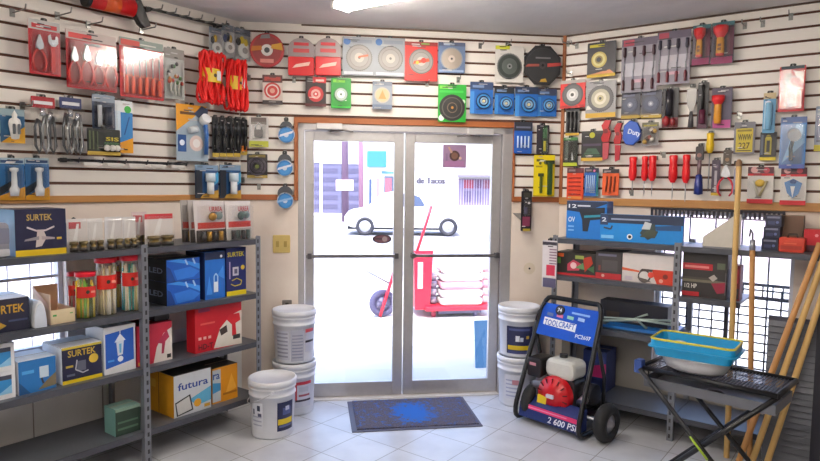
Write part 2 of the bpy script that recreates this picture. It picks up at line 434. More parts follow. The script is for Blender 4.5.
# ------------------------------------------------------------------ ceiling lamps
def lamp(p, lab, ln=1.24):
    r = thing('fluorescent_ceiling_light', lab, 'ceiling light', (p.x, p.y, CEIL), R.rz, 'fluorescent ceiling lights')
    mm = MB(); mm.box(0, -.028, -.05, ln, .028, 0, mat('#e4e2de', .4)); mm.build('housing', r, .004)
    for y in (-.052, .052):
        MB().cyl((.03, y, -.06), (ln - .03, y, -.06), .014, emit('#fff6ea', LAMP), 10).build('tube', r)
    mm = MB()
    for x in (.005, ln - .03):
        mm.box(x, -.07, -.08, x + .025, .07, -.04, mat('#d6d4d0', .5))
    mm.build('lamp_holder', r)
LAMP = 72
p = at_z(338, 9.5, CEIL - .07)
lamp(p, 'lit fluorescent tube light on the ceiling above the glass doors')
for x, y in ((-.2, 1.5), (-1.9, 1.0), (-2.0, -.8)):  # unseen fixtures out of view, spots chosen to balance brightness on the walls
    lamp(Vector((x, y, 0)), 'unseen fluorescent tube light on the ceiling farther into the shop')
# ------------------------------------------------------------------ builders for things hung on the slatted walls
RC = random.Random(3)
def card(r, w, h, col, pr=(), t=.003, shape='rect', name='card', z0=0.0, x0=None, rough=.45):
    m = MB(); x = -w / 2 if x0 is None else x0; mt = mat(col, rough)
    if shape == 'rect': m.rbox(x, -t, z0, x + w, 0, z0 + h, .006, mt, None, 2)
    elif shape == 'arch':
        pts = [(x, z0), (x + w, z0)] + [(x + w / 2 + w / 2 * math.cos(a), z0 + h - w * .42 + w * .42 * math.sin(a)) for a in [PI * i / 10 for i in range(11)]]
        m.prism(pts, -t, 0, mt)
    elif shape == 'round': m.disc(0, z0 + h / 2, h / 2, -t, 0, mt)
    elif shape == 'oct': m.prism([(w / 2 * .99 * math.cos(PI / 4 * i + PI / 8) * 1.06, z0 + h / 2 + h / 2 * 1.06 * math.sin(PI / 4 * i + PI / 8)) for i in range(8)], -t, 0, mt)
    m.prints(pr, x, z0, w, h, -t - .0006)
    fine = []
    for k in range(5):
        a = RC.uniform(.06, .5); b_ = RC.choice((RC.uniform(.04, .3), RC.uniform(.7, .95), RC.uniform(.85, .97))); l_ = RC.uniform(.12, .4)
        fine.append(('r', a, b_, min(.95, a + l_), b_ + .02, RC.choice(('#d8d4d0', '#25242a', '#b8b4b4', '#3c3a40'))))
    if shape == 'rect': m.prints(fine, x, z0, w, h, -t - .0032)
    return m.build(name, r)
def blister(r, x0, z0, x1, z1, d, y=-.003, rr=.012, mt=None):
    m = MB(); m.rbox(x0, y - d, z0, x1, y, z1, rr, mt or CLR, None, 3)
    return m.build('blister', r, min(.006, d * .4))
def rings(r, name, cx, cz, rad, spec, y=-.004, teeth=0, depth=.05):
    """a flat disc built of concentric steps: spec = [(fraction, hex, rough, metal), ...]"""
    m = MB()
    for i, sp in enumerate(spec):
        m.disc(cx, cz, rad * sp[0], y - .0025 - .0012 * i, y, mat(sp[1], sp[2] if len(sp) > 2 else .5, sp[3] if len(sp) > 3 else 0), 30, teeth if i == 0 else 0, None, depth)
    return m.build(name, r)
def pliers(r, cx, z0, h, y, col, op=1.0, name='pliers'):
    m = MB(); w = h * .17 * op; hm = mat(col, .35); p = z0 + h * .66
    for sx in (-1, 1):
        m.tube([(cx + sx * w * a, y, z0 + h * b) for a, b in ((.55, 0), (.95, .12), (1.05, .3), (.75, .48), (.25, .6))], h * .032, hm, 8, False, None, [h * .026, h * .034, h * .036, h * .032, h * .026])
        m.prism([(cx + sx * a * w, z0 + h * b) for a, b in ((.02, .6), (.55, .63), (.6, .74), (.12, 1.0), (.02, 1.0))], y - .007, y + .007, STEEL)
    m.disc(cx, p, h * .07, y - .010, y + .008, STEEL, 14)
    return m.build(name, r)
def wrench(r, cx, z0, h, y, col=None, name='wrench'):
    m = MB(); hm = mat(col, .4) if col else STEEL
    m.rbox(cx - h * .05, y - .006, z0, cx + h * .05, y + .006, z0 + h * .72, .01, hm)
    m.prism([(cx + a * h, z0 + b * h) for a, b in ((-.045, .68), (.05, .68), (.13, .78), (.13, .93), (.07, .98), (.05, .86), (-.04, .86), (-.06, 1.0), (-.13, .94), (-.12, .78))], y - .008, y + .008, CHROME)
    m.disc(cx, z0 + h * .76, h * .035, y - .012, y, STEEL, 10)
    return m.build(name, r)
def driver(r, cx, z0, z1, y, col, hand=.42, up=False, rad=.013, name='screwdriver', split=False, tipcol=None):
    """screwdriver between z0 and z1; handle at the top unless UP"""
    L_ = z1 - z0; f = (lambda t: z0 + t * L_) if up else (lambda t: z1 - t * L_)
    m = MB(); hm = mat(col, .3); hh = hand
    prof = [(.0001, 0), (.8, .01), (1, .06), (.85, .3), (1.05, .6), (1.0, .85), (.6, .97), (.5, 1)]
    prof = [(max(.0001, a * rad), abs(b * hh * L_)) for a, b in prof]
    X = Matrix.Translation((cx, y, f(0))) @ (Matrix() if up else Matrix.Rotation(PI, 4, 'X'))
    m.lathe(prof, hm, 12, X)
    if split: m.build('handle', r); m = MB()
    m.cyl((cx, y, f(hh * .97)), (cx, y, f(.93)), .0032, STEEL, 8)
    m.cyl((cx, y, f(.93)), (cx, y, f(1)), .0032, STEEL if not tipcol else mat(tipcol), 8, .0012)
    return m.build('shaft' if split else name, r)

G_LBL = []
def H(W, box, off, name, label, cat, group=None, tab=True, tabm=None):
    r, w, h = onwall(W, box, off, name, label, cat, group)
    if tab: hang_tab(r, w, h, tabm or BLACK)
    return r, w, h
PK = 'blister_pack'

# ================= LEFT WALL
r, w, h = onwall(L, (60, -9, 147, 21), .07, 'caulking_gun', 'red barrelled gun with black ends hanging under the ceiling on the left wall', 'tool')
m = MB(); m.cyl((-w * .22, -.02, h * .62), (w * .30, -.02, h * .62), h * .30, mat('#c4161a', .3), 20); m.cyl((-w * .05, -.02, h * .62), (w * .12, -.02, h * .62), h * .305, mat('#d8571f', .3), 20); m.build('barrel', r)
m = MB(); m.cyl((-w * .5, -.02, h * .62), (-w * .22, -.02, h * .62), h * .10, BLACK, 12); m.cyl((-w * .26, -.02, h * .62), (-w * .21, -.02, h * .62), h * .31, BLACK, 18); m.build('plunger_rod', r)
m = MB(); m.prism([(w * .30, h * .95), (w * .38, h * .95), (w * .50, h * .12), (w * .42, 0), (w * .36, .02), (w * .30, h * .45)], -.045, .005, BLACK); m.build('grip', r, .006)
m = MB(); m.cyl((-.05, -.02, h * .9), (-.05, .067, h * .93), .004, HOOKM, 6); m.cyl((.1, -.02, h * .9), (.1, .067, h * .93), .004, HOOKM, 6); m.build('hang_wire', r)

OFF = .085
r, w, h = H(L, (28.5, 21, 60, 75), OFF, PK, 'clear pack with one red-handled pliers and one wrench on the left wall', 'tool pack')
card(r, w, h, '#b2202a', [('r', 0, .82, 1, 1, '#b9b6b4'), ('r', .1, .85, .9, .93, '#c4383c')])
pliers(r, -w * .2, h * .06, h * .66, -.016, '#c3221f'); wrench(r, w * .22, h * .06, h * .7, -.016, '#c3221f'); blister(r, -w * .46, h * .02, w * .46, h * .80, .03)
r, w, h = H(L, (66, 33, 116, 90), OFF, PK, 'wide clear pack of four red-handled pliers beside the screwdriver set', 'tool pack')
card(r, w, h, '#a61c24', [('r', 0, .84, 1, 1, '#c9b9b4'), ('r', .05, .86, .5, .95, '#c9403f')])
for i in range(4): pliers(r, w * (-.36 + .24 * i), h * .08, h * (.62 + .06 * (i % 2)), -.016, '#c4231f', .9)
blister(r, -w * .48, h * .02, w * .48, h * .82, .032)
r, w, h = H(L, (119.5, 40.5, 163, 98.5), OFF, PK, 'red pack of a row of screwdrivers with orange-red handles on the left wall', 'tool pack')
card(r, w, h, '#c0222b', [('r', 0, .86, 1, 1, '#8d9a92'), ('r', .03, .87, .45, .97, '#c9463f'), ('r', 0, .36, 1, .39, '#e0603a')])
for i in range(6): driver(r, w * (-.38 + .152 * i), h * .06, h * (.80 - .03 * (i % 3)), -.014, '#e2502c', .42, True, .012)
blister(r, -w * .48, h * .02, w * .48, h * .84, .028)
r, w, h = H(L, (164, 49, 184, 99), .06, PK, 'small clear pack of tangled coloured trinkets next to the red screwdriver pack', 'novelty pack')
card(r, w, h, '#b3b6b2', [('r', 0, .8, 1, 1, '#8f8a86')])
m = MB()
for i in range(16):
    m.ball((random.uniform(-.35, .35) * w, -.012, h * random.uniform(.3, .72)), .011, .009, .013, mat(['#b13a2f', '#4c7a45', '#c9823a', '#3b3534', '#d7d2cb'][i % 5], .4), 8)
for i in range(3): m.tube([(w * (-.2 + .2 * i), -.012, h * .35), (w * (-.25 + .2 * i), -.014, h * .2), (w * (-.1 + .15 * i), -.012, h * .08)], .006, mat('#cfcfc6', .3), 6)
m.build('trinket', r); blister(r, -w * .46, h * .03, w * .46, h * .78, .025)

def hank(box, off, lab):
    r, w, h = onwall(L, box, off, 'rope_hank', lab, 'rope', 'red rope hanks'); m = MB(); rm = mat('#e01613', .55, 0, .2, 200)
    for i in range(22):
        x = w * (-.40 + .80 * (i / 21)); d = random.uniform(-.03, .012); a = w * .09; zt, zb = h * random.uniform(.93, 1.0), h * random.uniform(0, .07)
        pts = []
        for k in range(20):
            t = 2 * PI * k / 20; zz = (zt + zb) / 2 + (zt - zb) / 2 * math.sin(t); pin = .72 + .28 * abs(math.sin(t)) ** .5
            pts.append((x * pin + a * math.cos(t), -.03 + d + .022 * math.sin(t * 2 + i), zz))
        m.tube(pts, .0095, rm, 6, True)
    m.build('rope', r)
    m = MB(); n = 16; z0, z1 = h * .40, h * .66
    pr = [(w * .37 * math.cos(2 * PI * i / n), -.03 + .05 * math.sin(2 * PI * i / n)) for i in range(n)]
    m.add([(x, y, z0) for x, y in pr] + [(x, y, z1) for x, y in pr], [(i, (i + 1) % n, (i + 1) % n + n, i + n) for i in range(n)], mat('#dcb41c', .4), True)
    m.prints([('r', .60, .15, .85, .85, '#d8d8d8'), ('c', .5, .5, .1, '#4a3a20')], -w * .3, z0, w * .6, z1 - z0, -.082)
    m.build('label_band', r)
    m = MB(); m.tube([(0, -.03, h * .9), (0, 0, h * 1.04), (0, off - .006, h * 1.02)], .004, HOOKM, 6); m.build('hang_loop', r)
hank((194, 52, 221, 104), .09, 'left hank of bright red rope with a yellow paper band, near the corner')
hank((223, 60, 243, 111), .09, 'right hank of bright red rope, beside the red grinding disc')
def tapeset(box, lab, cols):
    r, w, h = H(L, box, .05, PK, lab, 'hardware pack'); card(r, w, h, '#b8bcc0', [('r', 0, .8, 1, 1, '#6f7a86')])
    m = MB()
    m.disc(w * .08, h * .30, min(w * .38, h * .3), -.018, -.004, mat('#dadbd8', .3)); m.disc(w * .08, h * .30, min(w * .16, h * .12), -.021, -.004, mat('#8c8c88'))
    m.build('reel', r)
    m = MB()
    for i, c_ in enumerate(cols): m.ball((w * (-.3 + .22 * i), -.014, h * (.56 + .06 * (i % 2))), w * .15, .01, h * .13, mat(c_, .4), 10)
    m.build('clip', r); blister(r, -w * .47, h * .03, w * .47, h * .95, .026)
tapeset((209, 28, 221, 57), 'narrow dark clear pack above the left red rope hank, leftmost of the corner trio', ['#22242c', '#c7a628'])
tapeset((221.5, 25, 233.5, 57), 'clear pack with a white reel above the red rope hanks, middle of three', ['#3c4a78', '#1f2026', '#b9962a'])
tapeset((234, 29, 250, 60), 'clear pack with yellow and black pieces in the very corner, right of the trio', ['#1d1f26', '#d0b81e', '#c8b01e'])

r, w, h = H(L, (0, 109, 24.5, 143), .05, PK, 'blue and yellow card holding a white lantern-shaped lamp at the left edge', 'lamp pack')
card(r, w, h, '#27597f', [('p', [(0, 0), (1, 0), (1, .5)], '#e0a526'), ('r', 0, .8, 1, 1, '#8fa4ad')])
m = MB(); m.lathe([(.001, h * .1), (w * .16, h * .12), (w * .26, h * .55), (w * .22, h * .68), (w * .1, h * .74), (w * .12, h * .82), (.001, h * .95)], mat('#e6e4de', .3), 14, Matrix.Translation((0, -.03, 0)) @ Matrix.Diagonal((1, .7, 1, 1)))
for a in (-.5, .5): m.rbox(a * w * .2 - .006, -.055, h * .25, a * w * .2 + .006, -.048, h * .55, .004, mat('#555a5e'))
m.build('lantern', r)
def hosebag(box, lab, hc, coil, off=.05):
    r, w, h = H(L, box, off, 'hose_bag', lab, 'hose'); m = MB()
    m.rbox(-w * .46, -.006, h * .82, w * .46, 0, h, .004, mat(hc)); m.prints([('r', .1, .3, .9, .6, '#d9d9dc')], -w * .46, h * .82, w * .92, h * .18, -.007); m.build('header_card', r)
    m = MB()
    for k in range(coil):
        x = w * (-.28 + .56 * k / max(1, coil - 1)); z1 = h * random.uniform(.6, .78)
        pts = [(x, -.02, z1), (x - w * .12, -.024, h * .5), (x - w * .1, -.018, h * .2), (x + w * .03, -.02, h * .08), (x + w * .13, -.022, h * .2), (x + w * .1, -.018, h * .5), (x + w * .05, -.02, z1 * .98)]
        m.tube(pts, .0075, mat('#9a9c9e' if k % 2 else '#55585c', .3, .8), 7)
    m.build('hose', r)
    m = MB(); m.cyl((-.01, -.02, h * .68), (-.01, -.02, h * .8), .014, CHROME, 10); m.cyl((.02, -.02, h * .62), (.03, -.02, h * .75), .012, CHROME, 10); m.build('coupling', r)
    m = MB(); m.rbox(-w * .5, -.04, 0, w * .5, -.002, h * .84, .02, CLR); m.build('bag', r, .006)
hosebag((30.5, 97, 56, 158), 'clear bag of a braided hose with a red header beside the lantern card', '#a31f28', 3)
hosebag((59, 98, 82.5, 158), 'clear bag of dark braided hoses with a navy blue header', '#26305f', 4, .05)
r, w, h = H(L, (92, 95, 114.5, 131), .075, PK, 'blue and clear pack with a dark fixture above the green and black card', 'hardware pack')
card(r, w, h, '#3e4a63', [('r', 0, .8, 1, 1, '#8b97a4'), ('r', .1, .1, .35, .8, '#222a38'), ('c', .62, .4, .2, '#8b93a2')])
m = MB(); m.cyl((w * .1, -.03, h * .15), (w * .1, -.03, h * .65), .022, mat('#2a3140', .3), 14); m.cyl((-w * .25, -.025, h * .1), (-w * .25, -.025, h * .7), .012, mat('#c8ccd2', .3), 10); m.build('fixture', r)
blister(r, -w * .46, h * .05, w * .46, h * .78, .045)
r, w, h = H(L, (115, 101, 132.5, 153), .05, PK, 'tall narrow blue and white card with an orange corner and a green round seal', 'hardware pack')
card(r, w, h, '#2f7fc0', [('r', 0, .78, 1, 1, '#e5e8ea'), ('c', .72, .84, .2, '#3fae46'), ('p', [(0, 0), (1, 0), (1, .3), (0, .16)], '#e6a01c'), ('r', .0, .3, .3, .8, '#d6e4ee'), ('l', [(.5, .35), (.8, .7)], .06, '#0f4a86')])
r, w, h = H(L, (87, 129, 120, 155), .135, PK, 'dark green and black card with a white fitting and yellow bottom edge', 'hardware pack', None, False); r['_off'] = .008; hang_tab(r, w, h)
card(r, w, h, '#141a17', [('r', 0, 0, 1, .13, '#b5983c'), ('t', .55, .55, .95, .7, '#b6a92a', 'SIS'), ('r', .05, .2, .1, .9, '#4f5a3c'), ('r', .16, .2, .2, .9, '#4f5a3c'), ('r', .28, .2, .32, .9, '#3f4a34'), ('r', .5, .4, .95, .5, '#2c5a34')])
m = MB()
for x in (.05, .22, .36): m.ball((w * x, -.018, h * .28), w * .1, .014, h * .12, mat('#d9d5cd', .4), 10)
m.build('fitting', r); blister(r, -w * .02, h * .14, w * .48, h * .5, .03)
for i, bx in enumerate(((-1, 158, 24.5, 200), (25, 158, 49, 200))):
    r, w, h = H(L, bx, .02, PK, ['blue card with a white valve, at the far left edge', 'blue card with a white valve on an orange base below the hose bags'][i], 'plumbing pack', 'blue valve cards on the left wall')
    card(r, w, h, '#1f5d92', [('r', 0, .86, 1, 1, '#9fb3c0'), ('r', .05, .88, .95, .95, '#123b66'), ('p', [(0, 0), (1, 0), (1, .32), (0, .1)], '#d99a1d'), ('p', [(0, .1), (.45, .28), (.45, .45), (0, .3)], '#16202c')])
    m = MB(); m.lathe([(.001, h * .1), (w * .16, h * .1), (w * .2, h * .26), (w * .12, h * .34), (w * .1, h * .66), (w * .17, h * .7), (w * .17, h * .76), (.001, h * .78)], mat('#dfe3e6', .35), 12, Matrix.Translation((0, -.03, 0))); m.build('valve', r)
    blister(r, -w * .3, h * .06, w * .3, h * .84, .05)
r, w, h = H(L, (176, 105, 207.5, 161), .06, PK, 'spray shower head card with a yellow slanted top on the left wall', 'plumbing pack')
card(r, w, h, '#9fb0be', [('p', [(0, 1), (1, 1), (0, .52)], '#e09a1c'), ('r', .12, .82, .62, .87, '#5a3a14'), ('r', .04, .16, .3, .46, '#1d4a86'), ('c', .17, .32, .08, '#dfe8f2'), ('c', .62, .32, .22, '#d9c3bd'), ('c', .62, .32, .12, '#e7e2e0'), ('p', [(.55, .85), (1, .62), (1, .95), (.8, 1)], '#23304d')])
m = MB(); m.tube([(w * .36, -.03, h * .12), (w * .38, -.03, h * .5), (w * .33, -.03, h * .72)], .014, mat('#2f5fa0', .3), 10); m.cyl((w * .33, -.05, h * .78), (w * .33, -.01, h * .72), .034, mat('#e4e8ec', .3), 16); m.build('shower_head', r)
m = MB(); m.cyl((-w * .15, -.02, h * .54), (w * .1, -.02, h * .58), .022, mat('#cfd5da', .3), 12); m.build('hose_coil', r)
for i in range(5):
    x0 = 212 + i * 7.1
    r, w, h = H(L, (x0, 117 + i * .6, x0 + 6.6, 157 - (i > 3) * 2), .05 + .012 * (4 - i), PK, ['leftmost of the row of narrow black cards with gold bottoms', 'second from left narrow black card of the black row', 'middle narrow black card of the row of five', 'fourth from left narrow black card of the black row', 'rightmost narrow black card of the row, with an orange corner'][i], 'tool pack', 'row of narrow black cards')
    card(r, w, h, '#15161a', [('r', 0, 0, 1, .1, '#b59a3a'), ('r', .15, .72, .85, .78, '#4a4d55'), ('l', [(.5, .18), (.5, .66)], .2, '#3c3f48')] + ([('r', .1, .1, .9, .25, '#d0742a')] if i == 4 else []))
    m = MB(); m.cyl((0, -.014, h * .14), (0, -.014, h * .55), .009, BLACK, 8); m.cyl((0, -.014, h * .55), (0, -.014, h * .9), .006, mat('#2b2d33', .3, .5), 8); m.build('blade', r)
for i, bx in enumerate(((195, 165, 218, 198), (219.5, 165, 240.5, 198))):
    r, w, h = H(L, bx, .05, PK, ['left one of two dark blue cards with white taps above the red cards', 'right one of two dark blue cards with white taps above the red cards'][i], 'plumbing pack', 'dark blue tap cards by the corner')
    card(r, w, h, '#1c4674', [('r', 0, .84, 1, 1, '#7f98b2'), ('r', 0, 0, .3, .84, '#18202c'), ('p', [(.2, 0), (1, 0), (1, .25), (.3, .1)], '#c99a3a'), ('p', [(.7, .3), (1, .5), (1, .8), (.6, .6)], '#4fa3cf')])
    m = MB(); m.cyl((w * .05, -.03, h * .12), (w * .05, -.03, h * .5), w * .13, mat('#e8ecef', .35), 12); m.cyl((w * .05, -.03, h * .5), (w * .05, -.03, h * .76), w * .18, mat('#d2e2ee', .35), 12); m.build('tap', r)

# ================= BACK WALL, left of and above the door
r, w, h = H(B, (249, 117, 268.5, 147), .04, PK, 'clear white card with a silver padlock and yellow-green lower edge, left of the door', 'hardware pack')
card(r, w, h, '#cfcac8', [('r', 0, 0, 1, .2, '#b9bd3a'), ('r', .1, .75, .9, .98, '#5f5550')])
m = MB(); m.rbox(-w * .22, -.02, h * .32, w * .22, -.003, h * .58, .01, mat('#3c3436', .3)); m.tube([(-w * .16, -.012, h * .58), (-w * .16, -.012, h * .72), (0, -.012, h * .8), (w * .16, -.012, h * .72), (w * .16, -.012, h * .58)], .006, CHROME, 8); m.build('padlock', r); blister(r, -w * .42, h * .22, w * .42, h * .84, .03)
r, w, h = H(B, (247, 154, 267.5, 178), .04, PK, 'dark card with a coiled cable and brown bottom edge beside the door', 'cable pack')
card(r, w, h, '#262327', [('r', 0, 0, 1, .12, '#a38a3a'), ('r', .1, .86, .9, .97, '#7a6a2c')])
m = MB()
for k in range(4): m.tube([(w * (.42 - .08 * k) * math.cos(2 * PI * i / 20), -.012 - .004 * k, h * .48 + w * (.42 - .08 * k) * math.sin(2 * PI * i / 20)) for i in range(20)], .006, mat('#2d2a30' if k % 2 else '#4c4450', .4), 6, True)
m.disc(0, h * .48, w * .1, -.016, -.004, mat('#6f7a36')); m.build('cable_coil', r)
for i, bx in enumerate(((278.5, 119.5, 294, 143), (276.5, 153, 293, 176), (276, 186, 294.5, 208.5))):
    r, w, h = H(B, bx, .04, PK, 'round blue tape roll in a clear pack left of the door, ' + ['topmost of three', 'middle of three', 'lowest of three'][i], 'tape', 'blue tape rolls left of the door')
    m = MB(); m.disc(0, h * .66, min(w * .42, h * .34), -.003, 0, mat('#3f4148')); m.disc(0, h * .36, h * .36, -.003, 0, mat('#c9ccd4')); m.build('card', r)
    rings(r, 'tape_roll', 0, h * .34, h * .33, [(1, '#2b74b8', .35), (.78, '#3f8ccc', .35), (.3, '#c6d4e4', .4)], -.004)
    m = MB(); m.prints([('p', [(.05, .35), (.9, .6), (.95, .75), (.1, .5)], '#d7dbe8' if i < 2 else '#8fb8e0')], -w / 2, 0, w, h * .7, -.012); m.build('printed_strip', r)
r, w, h = H(B, (250, 33, 284, 67.5), .04, PK, 'large round red and orange grinding disc pack at the corner', 'disc pack')
card(r, w, h, '#a3222b', [], .003, 'round')
rings(r, 'grinding_disc', 0, h / 2, h * .47, [(1, '#b3262c', .4), (.9, '#8f2f30', .4), (.36, '#d9d6d2', .4), (.17, '#2a2a2c', .4)])
m = MB(); m.prints([('p', [(.62, .55), (.97, .5), (.93, .72), (.64, .66)], '#d29a2c'), ('p', [(.03, .45), (.36, .5), (.34, .62), (.06, .6)], '#c5731f'), ('r', .3, .13, .7, .24, '#d98a80'), ('p', [(.3, .82), (.6, .84), (.58, .96), (.34, .93)], '#8d8a8c')], -w / 2, 0, w, h, -.013); m.build('printed_ring', r)
for i, bx in enumerate(((288, 38, 314.5, 76.5), (315, 38, 341, 76.5))):
    r, w, h = H(B, bx, .04, 'ear_muff_pouch', 'arch-topped grey pouch with red lower half and red lettering, ' + ['left one of the pair', 'right one of the pair'][i], 'pouch', 'arched red pouches above the door')
    card(r, w, h, '#9c8f8f', [('r', .22, .80, .78, .88, '#c6303a'), ('r', .2, .62, .8, .72, '#c24b4c')], .004, 'arch')
    m = MB(); m.rbox(-w * .49, -.024, .004, w * .49, -.004, h * .50, .012, mat('#cc1f24', .3)); m.prints([('p', [(.15, .4), (.8, .55), (.85, .75), (.3, .6)], '#f2c9bb')], -w * .49, 0, w * .98, h * .5, -.026); m.build('pocket', r, .005)
r, w, h = H(B, (262.5, 75, 282.5, 104.5), .04, PK, 'small red and white card with a ringed disc, below the round grinding disc', 'disc pack')
card(r, w, h, '#d8c8c0', [('r', 0, 0, 1, .14, '#3a3032'), ('r', 0, .74, 1, 1, '#5c3a38'), ('r', .1, .8, .9, .93, '#b5453c')])
rings(r, 'disc', 0, h * .46, w * .42, [(1, '#c2302c', .4), (.78, '#e2d9d2', .4), (.62, '#c2302c', .4), (.3, '#d9a292', .4)])
r, w, h = H(B, (305.5, 77, 326, 106.5), .04, PK, 'black card with a small red disc and red header', 'disc pack')
card(r, w, h, '#26191b', [('r', .35, .8, 1, 1, '#c3262c'), ('r', .5, .85, .9, .92, '#e6c9c2'), ('r', 0, 0, 1, .1, '#571d20')]); rings(r, 'disc', 0, h * .42, w * .38, [(1, '#b92a2e', .4), (.62, '#d8a9a2', .4), (.34, '#c2363a', .4), (.14, '#f0e6e2', .4)])
r, w, h = H(B, (331, 78, 351, 108.5), .04, PK, 'small bright green card with a silver disc', 'disc pack')
card(r, w, h, '#1e8a2a', [('r', .1, .85, .7, .95, '#7fc83c'), ('r', .05, .02, .95, .08, '#2fae3a')]); rings(r, 'disc', 0, h * .46, w * .36, [(1, '#2c6a3a', .4), (.86, '#8d9a90', .3, .6), (.5, '#d6dcd6', .3, .5), (.2, '#5c6a60', .4)])
SB = [(1, '#625f5d', .5, .15), (.9, '#8a8683', .5, .15), (.72, '#77736f', .5, .15), (.66, '#94908c', .5, .15), (.35, '#b9b1aa', .5), (.1, '#4d4a4a', .4)]
for i, bx in enumerate(((342.5, 37, 374.5, 75.5), (374.5, 38, 405, 76.5))):
    r, w, h = H(B, bx, .04, PK, 'grey circular saw blade card with a blue oval badge, ' + ['beside the red pouch', 'beside the red saw blade card'][i], 'saw blade pack', 'grey saw blade cards above the door')
    card(r, w, h, '#8f949c', [('c', .14, .88, .11, '#2f5e9c'), ('r', .3, .84, .92, .93, '#7d8490'), ('r', .05, .03, .95, .1, '#c8cbd2')]); rings(r, 'saw_blade', w * .02, h * .46, w * .42, SB, -.004, 40)
    if i == 0:
        m = MB(); m.prints([('p', [(.5, .45), (.8, .5), (.8, .55), (.5, .5)], '#c4603a')], -w / 2, 0, w, h, -.014); m.build('printed_mark', r)
r, w, h = H(B, (404.5, 42, 437.5, 81), .04, PK, 'bright red card with a silver circular saw blade', 'saw blade pack')
card(r, w, h, '#cc241d', [('r', .0, .9, 1, 1, '#8a221f'), ('r', .5, .93, .75, .97, '#7aa04a')]); rings(r, 'saw_blade', 0, h * .50, w * .38, SB, -.004, 40)
m = MB(); m.prints([('p', [(.25, .42), (.75, .5), (.72, .58), (.28, .5)], '#d2542f'), ('c', .38, .46, .05, '#d9b23c'), ('c', .57, .52, .08, '#c93a2c')], -w / 2, 0, w, h, -.014); m.build('printed_mark', r)
r, w, h = H(B, (438, 42.5, 465, 73), .04, PK, 'slate blue card with a small saw blade, right of the red saw blade card', 'saw blade pack')
card(r, w, h, '#5b6f92', [('r', 0, .88, 1, 1, '#46526e'), ('r', .05, .03, .95, .1, '#8ea4c4'), ('r', .2, .9, .6, .96, '#a8b4c8')]); rings(r, 'saw_blade', 0, h * .46, w * .42, [(1, '#8d949c', .3, .7), (.88, '#a89c90', .3, .8), (.3, '#c6b8ae', .3, .6), (.1, '#4d4a4a', .4)], -.004, 36)
r, w, h = H(B, (372.5, 81.5, 392, 109), .04, PK, 'small grey card with a tan triangle disc, alone below the saw blades', 'disc pack')
card(r, w, h, '#8f98a6', [('r', 0, 0, 1, .16, '#6f7c92'), ('r', 0, .85, 1, 1, '#7a8290')]); rings(r, 'disc', 0, h * .5, w * .40, [(1, '#b9b0a2', .4), (.85, '#c9b48c', .4), (.2, '#a3703a', .4)])
m = MB(); m.prints([('p', [(.3, .36), (.7, .36), (.5, .68)], '#d2955a')], -w / 2, 0, w, h, -.012); m.build('printed_mark', r)
r, w, h = H(B, (438, 84.5, 466, 122), .04, PK, 'bright green card with a large black disc above the right door', 'disc pack')
card(r, w, h, '#1fa02c', [('r', .05, .88, .5, .96, '#7ed04a'), ('r', .05, .78, .9, .84, '#37b944'), ('c', .9, .55, .07, '#d8e8d0'), ('c', .12, .1, .1, '#e6efe2')]); rings(r, 'disc', 0, h * .38, w * .46, [(1, '#1c1b1c', .4), (.8, '#57504c', .4), (.72, '#232122', .4), (.4, '#6f6050', .4), (.33, '#1d1c1c', .4), (.1, '#c98a3a', .4)])
r, w, h = H(B, (495, 46, 523.5, 82.5), .04, PK, 'clear pack with a dark-centred circular saw blade and yellow label', 'saw blade pack')
card(r, w, h, '#d6d2cc', [('r', 0, .9, .5, 1, '#c8ca3a')]); rings(r, 'saw_blade', 0, h * .44, w * .45, [(1, '#8b8d8c', .3, .9), (.86, '#59605c', .35, .7), (.6, '#7d8580', .3, .8), (.2, '#b6bab6', .3, .8), (.08, '#2a2a2a')], -.004, 48, .06)
r, w, h = H(B, (523.5, 45.5, 561, 85.5), .05, PK, 'big octagonal black card with a large cutting disc at the right corner', 'disc pack')
card(r, w, h, '#2a2a2c', [], .003, 'oct'); rings(r, 'cutting_disc', 0, h / 2, h * .44, [(1, '#3b3c3e', .45), (.96, '#323335', .45), (.2, '#454244', .4), (.08, '#0d0d0d')])
m = MB(); m.prints([('p', [(.62, .46), (.98, .5), (.98, .58), (.62, .55)], '#b5453f'), ('p', [(.04, .45), (.4, .47), (.4, .53), (.1, .52)], '#a9564c'), ('r', .3, .66, .7, .70, '#77777a'), ('p', [(.42, .08), (.62, .08), (.58, .17), (.46, .15)], '#c9a13a')], -w / 2, 0, w, h, -.013); m.build('printed_mark', r)
for i, bx in enumerate(((470, 82, 493, 114), (494.5, 87, 514, 114.5), (515, 87, 538, 116.5), (537.5, 89, 556.5, 116.5))):
    r, w, h = H(B, bx, .03 + (.02 if i in (0, 2) else 0), PK, ['largest and leftmost blue card with a coil, beside the green disc card', 'blue card with a black top and coil, second of the blue row', 'blue card with a coil, third of the blue row', 'rightmost card of the blue coil row, next to the corner'][i], 'coil pack', 'blue coil cards above the door')
    card(r, w, h, '#1f62b0', [('r', 0, .76, 1, 1, ['#2d3f63', '#1d2128', '#24304a', '#3a4058'][i]), ('r', .1, .82, .6, .9, '#6f87ad'), ('r', 0, 0, .18, .7, '#3f86cc')] )
    m = MB(); q = w * .32
    for k in range(4): m.tube([(w * .08 + q * (1 - .2 * k) * math.cos(2 * PI * j / 18), -.01 - .003 * k, h * .4 + q * (1 - .2 * k) * math.sin(2 * PI * j / 18)) for j in range(18)], .005, mat(['#163a6c', '#4b9ad8', '#16345c', '#9cc0dc'][k], .35), 6, True)
    m.disc(w * .08, h * .4, q * .2, -.018, -.003, mat('#d6c9a0')); m.build('coil', r)
r, w, h = H(B, (514, 122, 532, 153.5), .04, PK, 'dark-topped blue card of white drill bits right of the door', 'bit pack')
